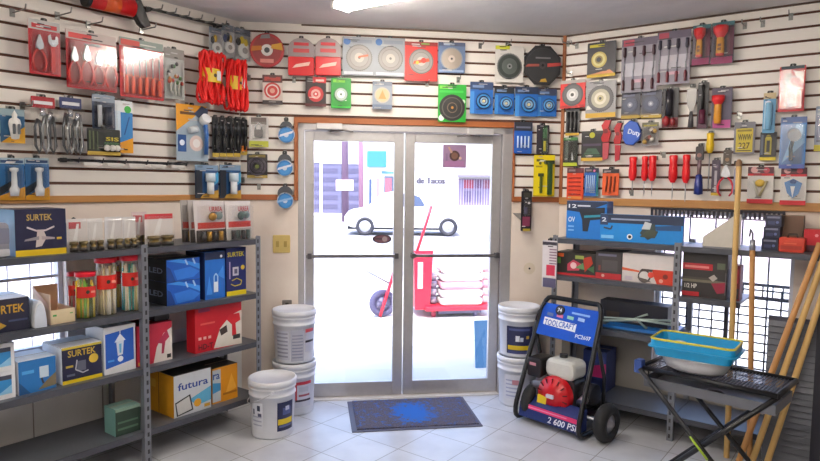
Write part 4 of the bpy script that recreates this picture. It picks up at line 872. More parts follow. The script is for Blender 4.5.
# --- left shelving, top shelf
zt = LV[3]
FANP = [('r', 0, 0, 1, .13, '#d8b81c'), ('t', .22, .76, .72, .90, '#b99b55', 'SURTEK'), ('l', [(.22, .62), (.4, .54), (.58, .54), (.76, .62)], .035, '#cfc2c4'), ('p', [(.42, .55), (.54, .55), (.6, .38), (.5, .2), (.38, .18)], '#c2b4b0'), ('p', [(.18, .36), (.45, .42), (.45, .34), (.16, .32)], '#8d878c'), ('p', [(.5, .42), (.76, .38), (.76, .34), (.5, .34)], '#a89a9c'), ('r', .8, .33, .9, .38, '#d6b23a')]
r, w, h = onshelf(L, (15, 209.5, 66, 254), zt, 'fan_box', 'navy box with a ceiling fan picture and yellow base on the top left shelf', 'box', off=.42)
carton(r, w, h, .2, '#17193a', FANP, '#5c8ab0')
r, w, h = onshelf(L, (-6, 223, 10, 258), zt, 'parts_bag', 'grey clear bag at the far left edge of the top shelf', 'bag', off=.42)
m = MB(); m.rbox(-w / 2, 0, 0, w / 2, .06, h, .02, mat('#8c8c96', .35)); m.build('bag', r, .01); m = MB(); m.rbox(-w * .45, -.004, h * .05, w * .45, 0, h * .25, .006, mat('#bfc0c4', .3)); m.rbox(-w * .4, -.004, h * .4, w * .45, 0, h * .85, .006, mat('#77798a', .4)); m.build('contents', r)
r, w, h = onshelf(L, (64, 219, 73, 246), zt, 'spray_nozzle', 'black angled nozzle beside the fan box on the top left shelf', 'nozzle', off=.30)
m = MB(); m.prism([(-w * .3, 0), (w * .2, 0), (w * .2, h * .5), (w * .6, h * .85), (w * .3, h), (-w * .3, h * .8)], -.02, .02, BLACK); m.build('nozzle_body', r, .004); MB().cyl((w * .45, 0, h * .93), (w * .75, 0, h * 1.0), .012, DKGREY, 10).build('nozzle_tip', r)
labs = ['leftmost clear pack of brass fittings, beside the fan box', 'second clear pack of brass fittings from the fan box', 'clear pack of brass fittings third from the fan box', 'clear pack of brass fittings fourth from the fan box', 'clear pack of brass fittings fifth from the fan box, with a red corner', 'wide red-topped pack of brass fittings at the right end of the row']
for i, bx in enumerate(((68, 219, 88, 249), (88.5, 218.5, 104, 248), (106, 217, 123, 247.5), (123.5, 217, 137, 247), (133, 212, 148, 245.5), (146, 214, 174, 243.5))):
    r, w, h = onshelf(L, bx, zt, 'fittings_pack', labs[i], 'fittings pack', 'clear packs of brass fittings', off=.37 - (.05 if i == 4 else 0))
    m = MB(); m.box(-w / 2, .014, 0, w / 2, .016, h, mat(['#dcd6d2', '#deda d6'.replace(' ', ''), '#d6d2d0', '#dcd8d6', '#d4bcbc', '#e2dcd8'][i], .3))
    m.prints([('r', .0, .84, 1, 1, '#c9343c')] * (i == 5) + [('r', .1, .7, .7, .9, '#c24850')] * (i in (0, 4)) + [('p', [(.3, .35), (.5, .85), (.62, .85), (.5, .35)], '#f0eeec')], -w / 2, 0, w, h, .0135); m.build('backing_card', r)
    for k in (-.24, .24):
        m = MB(); X = Matrix.Translation((w * k, -.004, h * .02))
        m.lathe([(.001, 0), (w * .2, 0), (w * .2, h * .12), (w * .15, h * .13), (w * .15, h * .2), (w * .21, h * .21), (w * .21, h * .30), (.001, h * .31)], [mat('#2b2622', .4)] * 2 + [mat('#8a7440', .35, .6)] * 3 + [mat('#6a5c3c', .35, .5)] * 2, 10, X); m.build('fitting', r)
    m = MB(); m.rbox(-w * .49, -.018, .002, w * .49, .012, h * .94, .012, CLR); m.build('bag', r, .006)
for i, (bx, o_) in enumerate((((182, 200, 196, 241), .28), ((190, 200, 214, 240.5), .33), ((196, 201, 225, 239.5), .375), ((221.5, 201, 237, 239), .33), ((227, 201, 251, 237), .375))):
    r, w, h = onshelf(L, bx, zt, 'tap_card', ['rearmost grey-white card of the left group of brass tap cards', 'middle white card of the left group of brass tap cards', 'front white card with a brass tap and red band, left group', 'grey card behind the rightmost white tap card on the top shelf', 'rightmost white card with a dark green tap and red band'][i], 'tap pack', 'tap cards on the top shelf', off=o_)
    c = ['#a8a29e', '#b9b2b0', '#d2cac8', '#8d8688', '#d9d2ce'][i]
    m = MB(); m.prism([(-w / 2, 0), (w / 2, 0), (w / 2 - w * .04, h), (-w / 2 - w * .1, h)], 0, .003, mat(c, .35))
    m.prints([('r', .05, .33, .98, .48, '#c4392e')] + [('t', .45, .74, .9, .86, '#b5303a', 'URREA')] * (i in (2, 4)) + [('r', .5, .66, .9, .73, '#6a6468')] * (i in (2, 4)) + [('r', 0, 0, 1, .3, ['#5c5450', '#4c4644', '#3c3634', '#2f2c30', '#a8a4a0'][i])], -w / 2, 0, w, h, -.0008); m.build('card', r)
    m = MB(); bm = mat('#b58a3a', .3, .8) if i < 4 else mat('#3c4a46', .35)
    m.ball((0, -.02, h * .62), w * .14, .016, h * .1, mat('#4a5c58', .4) if i == 4 else mat('#a8803c', .35, .6)); m.ball((w * .22, -.018, h * .64), w * .14, .014, h * .1, mat('#7a8c8a', .3))
    m.build('tap_knob', r)
    m = MB()
    for k in range(4): m.cyl((w * (-.3 + .2 * k), -.016, h * .03), (w * (-.3 + .2 * k), -.016, h * .26), w * .07, bm if k % 2 else mat('#2c2a2c', .3), 8)
    m.build('fitting', r)
    m = MB(); m.rbox(-w * .47, -.036, .002, w * .47, -.001, h * .9, .012, CLR); m.build('blister', r, .004)

# --- second level
z2 = LV[2]
r, w, h = onshelf(L, (-14, 299, 29.5, 335), z2, 'appliance_box', 'navy box with big yellow lettering at the left edge of the second shelf', 'box', off=.42)
carton(r, w, h, .22, '#1b1d33', [('t', .06, .56, .88, .82, '#c99a2c', 'SURTEK'), ('p', [(0, .05), (.2, .05), (.45, .2), (.3, .32), (0, .3)], '#b98f2a'), ('r', .5, .3, .95, .36, '#3b4566')], None, '#dcdce0')
r, w, h = onshelf(L, (30.5, 300, 44.5, 327), z2, 'foam_roll', 'white rounded roll standing between the navy box and the open carton', 'roll', off=.36)
m = MB(); m.prism([(w * .5 * math.cos(a) * (1 if math.cos(a) > 0 else .9), h * math.sin(a)) for a in [PI * i / 12 for i in range(13)]], -.03, .14, mat('#e9eaee', .4)); m.build('roll', r, .004); MB().prism([(w * .44 * math.cos(a), h * .9 * math.sin(a)) for a in [PI * i / 10 for i in range(11)]], -.034, -.0305, mat('#cfd6e2', .4)).build('roll_end', r)
r, w, h = onshelf(L, (50, 292, 75, 322), z2, 'open_carton', 'open pale cardboard tray with a high back on the second left shelf', 'box', off=.40)
m = MB(); cb = mat('#d9bfa8', .7); h1 = h * .45
m.box(-w / 2, 0, 0, w / 2, .2, .004, cb); m.box(-w / 2, 0, 0, w / 2, .004, h1, mat('#d6c4a0', .7)); m.box(w / 2 - .004, 0, 0, w / 2, .2, h1, cb); m.box(-w / 2, 0, 0, -w / 2 + .004, .2, h * .95, cb); m.build('tray', r)
MB().box(-w / 2, .19, 0, w / 2, .2, h * 1.1, mat('#c99a78', .7)).build('back_flap', r)
MB().add([(-w / 2, 0, h1), (-w / 2, .2, h * .95), (-w * .6, .17, h * 1.15), (-w * .6, .02, h * .75)], [(0, 1, 2, 3), (3, 2, 1, 0)], mat('#dcb8a4', .7)).build('side_flap', r)
MB().prints([('r', .1, .55, .25, .68, '#3a9c4a'), ('r', .78, .62, .9, .7, '#6aa85c')], -w / 2, 0, w, h1, -.001).build('printed_mark', r)
JL = ['small jar of green and yellow cable ties at the front of the jars', 'small jar with a red lid half hidden at the left of the jars', 'tall front jar of white cable ties with a red lid', 'tall jar of mixed cable ties behind the two front jars', 'tall jar of teal and white cable ties beside the shelf post']
JC = [['#7ac52a', '#e6d22a', '#5c6f2a', '#e9c41c'], ['#c9484c', '#e9c0bc', '#f0e6e2'], ['#f6f2e8', '#f4ecd0', '#fbf9f2', '#eee0b0'], ['#e9d46a', '#5a4a38', '#c8a83a', '#c8d85c'], ['#f0e8c0', '#2ab0ac', '#f6f4e4', '#e8dc9a']]  # tie colours lightened to carry the glow of the window behind
for i, (bx, o_) in enumerate((((76.5, 272, 96.5, 318), .345), ((68, 272, 80, 308), .21), ((96.5, 254, 117, 315), .34), ((113, 255, 127, 309), .20), ((122, 254, 139.5, 311), .34))):
    r, w, h = onshelf(L, bx, z2, 'cable_tie_jar', JL[i], 'jar', 'cable tie jars', off=o_)
    h = min(L.hit((bx[0] + bx[2]) / 2, bx[1], o_)[1], zt - .042) - z2; q = w / 2; X = Matrix.Translation((0, q * .2, 0))
    m = MB(); m.lathe([(.001, .002), (q * .9, .002), (q * .95, .01), (q * .95, h * .66), (q * .86, h * .72), (q * .86, h * .92)], clear(.16, 'fcf8f0', .2), 20, X); m.build('jar', r)
    m = MB(); m.lathe([(.001, h), (q * .96, h), (q * 1.0, h * .985), (q * 1.0, h * .91), (q * .9, h * .905)], mat('#d8142c', .3), 20, X); m.build('lid', r)
    m = MB(); m.lathe([(q * .965, h * .46), (q * .965, h * .70)], mat('#cf2a22', .35), 14, X, PI * 1.05, PI * 1.95); m.prints([('c', .3, .5, .16, '#3c3c2c'), ('r', .55, .35, .9, .6, '#e08c7c')], -q * .6, h * .5, q * 1.2, h * .18, q * .2 - q * .99); m.build('label', r)
    m = MB()
    for k in range(44):
        a, d = random.uniform(0, 2 * PI), math.sqrt(random.random()) * q * .8
        x, y = d * math.cos(a), d * math.sin(a) + q * .2; hh = h * random.uniform(.62, .86)
        m.cyl((x, y, (.006)), (x + random.uniform(-.1, .1) * q, y, hh), .0055, mat(JC[i][k % len(JC[i])], .4), 6)
    o = m.build('cable_ties', r); o['kind'] = 'stuff'
VP = [('p', [(.0, .95), (.35, 1), (1, .7), (1, .45), (.6, .75)], '#3f8fe0'), ('p', [(.3, .05), (.8, .12), (1, .35), (.7, .6), (.2, .5)], '#2f74d0'), ('l', [(.55, .95), (.62, .7)], .05, '#a8c4e8'), ('l', [(.78, .98), (.85, .72)], .05, '#a8c4e8'), ('p', [(0, 0), (.25, 0), (.1, .6), (0, .7)], '#123a80')]
for i, (zz, bx, lab) in enumerate(((0, (167, 281, 200, 305), 'lower blue and black box of the stack of two, beside the jars'), (1, (167, 258.5, 200, 281), 'upper blue and black box of the stack of two, beside the jars'))):
    if i == 0:
        r, w, h = onshelf(L, bx, z2, 'tool_box_carton', lab, 'box', 'stacked blue and black boxes', off=.43); zz1 = z2 + h + .003; w0, h0, loc0 = w, h, r.location.copy()
    else:
        r = thing('tool_box_carton', lab, 'box', (loc0.x, loc0.y, zz1), L.rz, 'stacked blue and black boxes'); w, h = w0, h0 * .96
    carton(r, w, h, .26, '#1d56b4', VP, None, '#15161c', .4, [('r', 0, 0, 1, 1, '#15161b'), ('t', .3, .35, .85, .6, '#7c8aa0', 'LED')])
r, w, h = onshelf(L, (205, 252, 225, 297.5), z2, 'padlock_box', 'blue box with a white padlock picture beside the navy yellow-edged box', 'box', off=.42)
carton(r, w, h, .2, '#2068c0', [('r', 0, .84, 1, 1, '#2b3350'), ('r', .42, .14, .64, .36, '#dfe8f2'), ('l', [(.44, .36), (.44, .48), (.53, .54), (.62, .48), (.62, .36)], .06, '#a8c8ea'), ('p', [(.05, .1), (.35, .1), (.2, .5)], '#3f8ae0'), ('c', .8, .9, .06, '#e8e8e8'), ('p', [(.6, .5), (.95, .4), (.9, .7)], '#3c86d8')], '#1c2a54')
r, w, h = onshelf(L, (226.5, 248, 246, 294), z2, 'fixture_box', 'navy box with a yellow base at the right end of the second left shelf', 'box', off=.42)
carton(r, w, h, .2, '#1b2560', [('r', 0, 0, 1, .1, '#d9c31c'), ('t', .05, .82, .9, .92, '#d6c22a', 'SURTEK'), ('c', .82, .58, .1, '#d6b83a'), ('r', .3, .42, .6, .6, '#c4c0cc'), ('r', .38, .46, .54, .56, '#5c5a74'), ('r', .12, .36, .18, .72, '#a89ac0'), ('l', [(.2, .25), (.4, .2), (.7, .22), (.75, .3), (.5, .36), (.25, .32)], .04, '#c9b43a')])

# --- third level
z3 = LV[1]
r, w, h = onshelf(L, (-12, 371, 15.5, 397), z3, 'filter_box', 'lower white and blue box of the stack at the left edge of the third shelf', 'box', 'white and blue box stack', off=.42)
WB = [('r', .12, .18, .86, .86, '#2f86c4'), ('r', .12, .7, .86, .86, '#3a3f50'), ('p', [(.3, .18), (.86, .18), (.86, .5)], '#8fc4e6')]
h = min(h, (LV[2] - LV[1] - .05) / 2.05); carton(r, w, h, .2, '#dfe0e4', WB); tr = r.location.copy()
r = thing('filter_box', 'upper white and blue box of the stack at the left edge of the third shelf', 'box', (tr.x, tr.y, z3 + h + .003), L.rz, 'white and blue box stack'); carton(r, w, h, .2, '#e4e4e6', WB)
r, w, h = onshelf(L, (18.5, 359, 56, 391), z3, 'lamp_box', 'blue box with a floodlight picture on the third left shelf', 'box', off=.42)
carton(r, w, h, .2, '#1f6cb0', [('r', .55, .4, .8, .75, '#c3d4e0'), ('p', [(.5, .05), (1, .1), (1, .5), (.75, .3)], '#7a6c50'), ('l', [(.6, .4), (.65, .22)], .05, '#2b2f38'), ('p', [(0, 0), (.3, 0), (0, .4)], '#174a7c'), ('r', .08, .6, .4, .7, '#4fa0da')], '#e8e8ec', '#e6ecf2')
r, w, h = onshelf(L, (62, 345, 102, 382), z3, 'motor_box', 'white-edged navy box with yellow lettering in the middle of the third shelf', 'box', off=.42)
carton(r, w, h, .22, '#1a1c3c', [('r', 0, 0, 1, .1, '#d9c01f'), ('r', 0, .94, 1, 1, '#c9b43c'), ('t', .14, .72, .84, .90, '#c9a83c', 'SURTEK'), ('c', .78, .58, .12, '#cfae3a'), ('r', .36, .3, .58, .58, '#5f6274'), ('l', [(.36, .62), (.32, .36), (.5, .24), (.64, .28)], .03, '#b8b8c0'), ('r', .08, .44, .26, .5, '#b39a40'), ('r', .1, .2, .3, .26, '#5f6478')], '#dfe6f0', '#f0f0f2')
r, w, h = onshelf(L, (104, 326, 135.5, 369), z3, 'lantern_box', 'white-framed blue box with a white garden lantern picture', 'box', off=.43)
carton(r, w, h, .2, '#dcdde0', [('p', [(.04, .12), (.94, .22), (.94, .93), (.04, .86)], '#1f56b4'), ('p', [(.38, .66), (.62, .68), (.58, .38), (.42, .36)], '#d6dcea'), ('p', [(.32, .66), (.68, .68), (.5, .84)], '#dfe4ee'), ('c', .5, .29, .09, '#eceef4'), ('l', [(.5, .84), (.5, .9)], .03, '#d6dcea'), ('p', [(.46, .62), (.54, .62), (.53, .42), (.47, .42)], '#6ab0d8'), ('r', .1, .26, .3, .3, '#4f9ae0')], '#c9cdd4')
r, w, h = onshelf(L, (137, 324, 172, 360), z3, 'drill_box', 'red box with a white arc and pink drill behind the shelf post, black handle above', 'box', off=.36)
carton(r, w, h, .18, '#b8243c', [('p', [(.45, 0), (1, 0), (1, .85), (.75, .72), (.55, .4)], '#d9d0c8'), ('p', [(.55, .5), (.85, .8), (.92, .6), (.8, .5), (.75, .2), (.68, .2), (.7, .46)], '#a82c4c'), ('r', .84, .06, .96, .16, '#2a2626'), ('r', .02, .02, .25, .1, '#c9a83c'), ('r', .05, .5, .3, .6, '#d85a6a')])
m = MB(); m.rbox(w * .05, .02, h + .004, w * .5, .09, h + .05, .015, mat('#1c1a1c', .4)); m.build('carry_handle', r, .004)
r, w, h = onshelf(L, (195, 301, 241.5, 346), z3, 'impact_drill_box', 'red box with a white arc and red drill, right end of third shelf', 'box', off=.42)
carton(r, w, h, .09, '#c01a26', [('p', [(.38, .03), (1, .0), (1, .78), (.75, .7), (.52, .45)], '#ddd5c8'), ('p', [(.66, .62), (.72, .72), (.95, .72), (.97, .55), (.86, .5), (.88, .22), (.78, .22), (.78, .48)], '#c9242c'), ('p', [(.5, .42), (.66, .5), (.68, .34), (.54, .28)], '#3a2c28'), ('r', .8, .14, .96, .24, '#33302e'), ('t', .06, .06, .36, .18, '#4c1418', 'HD-T'), ('r', .06, .28, .12, .34, '#e6b0a8'), ('r', .16, .28, .22, .34, '#e6b0a8'), ('r', .26, .28, .32, .34, '#e6b0a8'), ('r', .06, .88, .3, .96, '#8a2a4c'), ('r', 0, .97, 1, 1, '#2a1a1c'), ('r', .1, .6, .4, .64, '#d8584f')], None, '#201a1c')

# --- bottom level
z4 = LV[0]
FP = [('t', .10, .62, .92, .80, '#1f3f8c', 'futura'), ('p', [(.4, .35), (1, .55), (1, .2), (.6, .15)], '#58a4c8'), ('c', .62, .22, .1, '#e0a024'), ('p', [(.06, .02), (.5, .08), (.42, .48), (.02, .36)], '#2a2a2c'), ('p', [(.09, .05), (.46, .11), (.39, .44), (.05, .33)], '#c9c7c4'), ('r', .8, .06, .96, .14, '#c9962c')]
r, w, h = onshelf(L, (174, 372, 211, 419), z4, 'water_heater_box', 'white-faced yellow carton with blue lettering on the bottom left shelf', 'box', off=.44)
carton(r, w, h, .32, '#c8ccd0', FP, None, '#2c2828', .5, [('r', 0, 0, 1, 1, '#d8961c'), ('r', .49, 0, .51, 1, '#7a3c1c'), ('r', .1, .6, .4, .8, '#e6b43c')])
r, w, h = onshelf(L, (212.5, 366, 237.5, 411), z4, 'water_heater_box', 'orange-ended carton standing right of the white-faced yellow carton', 'box', off=.35)
carton(r, w, h, .22, '#d9901c', [('r', 0, .05, .32, .95, '#b8c0c6'), ('t', .02, .68, .28, .84, '#1f3f8c', 'ra'), ('p', [(0, .3), (.32, .35), (.32, .55), (0, .6)], '#3c86b4'), ('p', [(.5, .2), (.95, .3), (.75, .75)], '#e8a83c'), ('r', .4, .18, .95, .24, '#a86a1c')], None, '#3a3028')
r, w, h = onshelf(L, (115.5, 407, 140, 433), z4, 'small_carton', 'small dark green carton with pale edges alone on the bottom shelf', 'box', off=.38)
carton(r, w, h, .12, '#24382c', [('r', .08, .2, .92, .28, '#4c6a54'), ('r', .08, .45, .92, .52, '#4c6a54'), ('r', 0, .9, 1, 1, '#7a9484')], '#6f9c96', '#88aca0')

# ------------------------------------------------------------------ right shelving
zt = RV2[3]
r, w, h = onshelf(R, (566.5, 201.5, 606.5, 242), zt, 'rotary_hammer_box', 'tall blue and black hammer drill box at the left end of the top right shelf', 'box', off=.335)
carton(r, w, h, .12, '#1c72c4', [('p', [(0, .75), (.4, .7), (1, .95), (1, 1), (0, 1)], '#23304a'), ('p', [(.3, .8), (.95, .85), (.95, .55), (.6, .5), (.55, .2), (.42, .2), (.4, .5)], '#1f2630'), ('p', [(.45, .62), (.85, .66), (.85, .6), (.45, .56)], '#2c8aa0'), ('t', .05, .82, .25, .92, '#e8ecf2', '12'), ('r', .28, .86, .6, .90, '#cfd4de'), ('t', .05, .44, .22, .58, '#dfe8f4', 'OV'), ('r', .05, .30, .2, .34, '#7fb4e6'), ('r', .05, .2, .2, .24, '#7fb4e6')], '#1a4c8c')
r, w, h = onshelf(R, (600, 215.5, 683, 247.5), zt, 'grinder_box', 'long blue and black box with an angle grinder picture on the top right shelf', 'box', off=.44)
carton(r, w, h, .03, '#1583d0', [('r', 0, .68, 1, 1, '#25304a'), ('r', .0, .6, .1, .95, '#2c3a5c'), ('t', .02, .72, .08, .88, '#d6dce8', '2'), ('r', .14, .80, .62, .86, '#8c98b0'), ('p', [(.5, .35), (.58, .75), (.68, .7), (.7, .3), (.6, .12)], '#2c3a3c'), ('p', [(.52, .5), (.56, .78), (.64, .72), (.62, .5)], '#c6ccd0'), ('p', [(.5, .22), (.68, .2), (.72, .45), (.6, .5)], '#3c4438'), ('p', [(.68, .62), (.98, .7), (.98, .5), (.7, .48)], '#1c4674'), ('c', .38, .2, .035, '#e6eaf0'), ('c', .38, .2, .02, '#20242c'), ('r', .02, .10, .18, .22, '#7cc0ee'), ('l', [(.05, .5), (.14, .45), (.16, .58)], .02, '#3a4250')], '#1a5c9c')
r, w, h = onshelf(R, (703, 214, 741, 251), zt, 'cardboard_sheet', 'pale triangular sheet leaning in front of the right window', 'cardboard', off=.3)
m = MB(); m.prism([(-w / 2, 0), (w / 2, 0), (w / 2, h), (w * .36, h), (-w / 2, h * .28)], 0, .006, mat('#cfc8bc', .6)); m.build('sheet', r); MB().prism([(w * .38, h * .02), (w * .5, h * .02), (w * .5, h * .96), (w * .38, h * .9)], -.002, 0, mat('#c2bbb0', .6)).build('folded_edge', r)
for i in range(3):
    bx = (763 - .6 * i, 250 - 12.2 * (i + 1), 780, 250 - 12.2 * i)
    if i == 0: r, w, h = onshelf(R, (761.5, 239, 777.5, 252), zt, 'small_box', 'lowest small navy box of the stack on the top right shelf', 'box', 'stacked small navy boxes', off=.3); l0, hh, ww = r.location.copy(), h, w
    else: r = thing('small_box', ['', 'middle small navy box of the stack on the top right shelf', 'topmost small navy box of the stack on the top right shelf'][i], 'box', (l0.x + .008 * i, l0.y, l0.z + i * (hh + .003)), R.rz, 'stacked small navy boxes')
    carton(r, ww, hh, .12, '#242844', [('r', .1, .75, .9, .92, '#7c8096'), ('r', .15, .2, .6, .5, '#3a4268'), ('c', .75, .4, .1, '#5c6a9c')], '#1c2038')
r, w, h = onshelf(R, (779.5, 216, 803, 238), zt, 'brown_carton', 'plain brown cardboard box behind the orange-red case at the right', 'box', off=.16)
h = R.hit(790, 216, .16)[1] - zt; carton(r, w, h, .1, '#6f5340', [('r', .0, .0, .06, 1, '#a8423c')], None, '#8a6a50')
r, w, h = onshelf(R, (778.5, 238, 804.5, 253), zt, 'tool_case', 'low orange-red tool case in front of the brown cardboard box', 'tool case', off=.36)
m = MB(); m.rbox(-w / 2, 0, 0, w / 2, .11, h, .01, mat('#c83a22', .4)); m.prints([('r', .08, .2, .9, .45, '#a82c1c'), ('r', .2, .55, .7, .65, '#e06a4a')], -w / 2, 0, w, h, -.001); m.build('case', r, .004); m = MB(); m.tube([(-w * .2, .05, h), (-w * .15, .05, h + .018), (w * .15, .05, h + .018), (w * .2, .05, h)], .006, mat('#3a2c26'), 8); m.build('carry_handle', r)
r, w, h = onshelf(R, (803.5, 230, 822, 252), zt, 'red_case', 'bright red box at the right end of the top right shelf', 'box', off=.24)
carton(r, w, h, .12, '#c4182a', [('c', .7, .75, .1, '#e89aa0'), ('r', 0, 0, .7, .3, '#5c1f26')])
z2 = RV2[2]
r, w, h = onshelf(R, (556, 253, 595, 284), z2, 'colourful_box', 'dark box with red, green and orange pictures on the second right shelf', 'box', off=.40)
carton(r, w, h, .2, '#2b2826', [('r', 0, 0, 1, .1, '#b82c34'), ('p', [(.3, .2), (.6, .25), (.65, .55), (.45, .7), (.3, .5)], '#b83c54'), ('p', [(.5, .35), (.75, .3), (.7, .6)], '#5c8a5a'), ('r', .0, .5, .12, .75, '#5a8a3c'), ('r', .02, .8, .2, .95, '#d8602a'), ('p', [(.75, .2), (.95, .6), (.9, .9), (.7, .8)], '#a8321f'), ('r', .5, .75, .72, .9, '#8a9a4c'), ('c', .46, .45, .08, '#e0c0c4'), ('p', [(.8, .35), (.98, .2), (.98, .5)], '#3c6c44')], '#241f1f')
r, w, h = onshelf(R, (595.5, 252, 621.5, 287), z2, 'dark_box', 'dark grey box with a red lower band between the colourful box and the white box', 'box', off=.40)
carton(r, w, h, .2, '#3a3638', [('r', 0, 0, 1, .22, '#a8242c'), ('r', .1, .84, .8, .92, '#6a6a80'), ('r', .25, .3, .85, .7, '#4c4a4a'), ('c', .3, .12, .06, '#d8b8a8'), ('r', .12, .3, .2, .5, '#7c3a34')], '#1c1a1c')
r, w, h = onshelf(R, (622, 255, 673, 294), z2, 'circular_saw_box', 'white box with a circular saw picture and orange corner on the second right shelf', 'box', off=.42)
carton(r, w, h, .2, '#d3cbc8', [('p', [(0, .5), (.35, .42), (.35, .36), (0, .40)], '#d8603a'), ('p', [(.7, 0), (1, 0), (1, .5), (.6, .5), (.62, .3)], '#cc3a22'), ('c', .45, .23, .13, '#4a4444'), ('c', .45, .24, .10, '#d8d4d0'), ('p', [(.35, .4), (.6, .42), (.62, .5), (.4, .5)], '#3a2e2c'), ('c', .58, .3, .06, '#d04434'), ('c', .86, .28, .05, '#7a2a22'), ('c', .78, .12, .04, '#e0a090'), ('r', .06, .06, .22, .2, '#c4b8c4'), ('p', [(.3, .2), (.42, .05), (.6, .05), (.5, .14)], '#5c5450')], None, '#d8d0cc')
r, w, h = onshelf(R, (682.5, 251, 727, 300), RV3[1], 'motor_pump_box', 'black box with a red stripe and red motor picture, left of the yellow pole', 'box', off=.42)
carton(r, w, h, .2, '#2f2b2b', [('r', 0, .62, .68, .76, '#b0202c'), ('r', .05, .66, .6, .71, '#d88a84'), ('r', 0, .34, 1, .4, '#6f6a58'), ('r', 0, .4, .8, .45, '#454038'), ('t', .06, .2, .34, .3, '#d9d4cc', '1/2 HP'), ('r', 0, .02, .4, .12, '#b8202a'), ('p', [(.66, .34), (.98, .38), (.96, .15), (.8, .12)], '#8c2038'), ('p', [(.6, .46), (.72, .54), (.8, .46), (.7, .38)], '#b4aca4'), ('r', .78, .66, .96, .8, '#56604c'), ('l', [(.98, .1), (.98, .6)], .02, '#5c5a60')], '#1a1818', '#3c3a3c')
r, w, h = onshelf(R, (731, 266, 740, 299), RV3[1], 'red_pack', 'narrow dark red pack between the black box and the orange pole', 'box', off=.36)
carton(r, w, h, .1, '#7a2c34', [('r', .2, .5, .8, .9, '#b84450'), ('r', .1, .05, .9, .35, '#3c3a3c')])
z3 = RV2[1]
r, w, h = onshelf(R, (603, 314, 672, 337), z3, 'flat_tray', 'bright blue flat tray on the third right shelf under the cross wrench', 'tray', off=.40)
m = MB(); m.box(-w / 2, 0, 0, w / 2, .34, .02, mat('#1f74c4', .35)); m.box(-w / 2, -.004, 0, w / 2, 0, .03, mat('#1b62ac', .35)); m.build('tray_base', r); MB().box(-w / 2, -.006, .0, w / 2, -.004, .012, mat('#18283c')).build('tray_lip', r)
r, w, h = onshelf(R, (600, 298, 668, 325), z3 + .022, 'shade_block', 'dark block standing for shade and dark wires behind the cross wrench', 'case', off=.22)  # dark block stands for the shade under the shelf and dark wires
m = MB(); m.box(-w / 2, 0, 0, w / 2, .14, h * .8, mat('#2c2b33', .5)); m.build('block_body', r, .003); m = MB(); m.prints([('r', .1, .2, .3, .5, '#4a4038'), ('r', .4, .1, .6, .2, '#8a7a70')], -w / 2, 0, w, h * .8, -.001); m.build('printed_mark', r)
ls, lz = R.hit(640, 311, .33); r = thing('lug_wrench', 'pale green four-way lug wrench lying on the third right shelf', 'wrench', R.pt(ls, z3 + .0225, .33), R.rz)
m = MB(); gm = mat('#a4b4ac', .4, .3); z = .06
m.tube([(-.27, -.02, .02), (0, 0, z), (.22, .01, .055)], .0085, gm, 8); m.tube([(-.24, .0, .045), (.0, 0, z + .004), (.22, .03, .08)], .007, gm, 8); m.build('long_bar', r)
m = MB(); m.tube([(.05, .0, .105), (-.03, 0, z + .01), (.05, -.01, .012)], .0085, gm, 8); m.build('cross_bar', r)
m = MB(); m.cyl((.2, 0, .06), (.25, .02, .07), .016, gm, 10); m.cyl((-.28, -.02, .012), (-.25, -.02, .024), .016, gm, 10); m.build('socket', r)
r, w, h = onshelf(R, (583, 351, 606, 388.5), RV2[0] + .0, 'purple_box', 'navy blue and magenta box on the bottom shelf behind the pressure washer', 'box', off=.26)
carton(r, w, h, .2, '#26356e', [('p', [(.25, .36), (1, .36), (1, .72), (.25, .6)], '#c42c74'), ('r', 0, .72, 1, 1, '#2c3f82'), ('r', 0, 0, 1, .3, '#1f2c5a')], '#1f2a58')
s0, z1 = R.hit(543, 240, D + .03); s1, z0 = R.hit(556, 288, D + .03); r = thing('card_strip', 'white and red striped card hung on the left end of the right shelving', 'card strip', R.pt((s0 + s1) / 2, z0, D + .03), R.rz); w, h = s1 - s0, z1 - z0
r['_off'] = .022; hang_tab(r, w, h); card(r, w, h, '#d2ccce', [('r', .3, .25, .9, .48, '#c4304c'), ('r', .0, .9, 1, .97, '#3a3640')] + [('r', .5, .5 + .06 * k, 1, .525 + .06 * k, '#8a6c80') for k in range(6)] + [('r', .1, 0, 1, .2, '#54506c')])
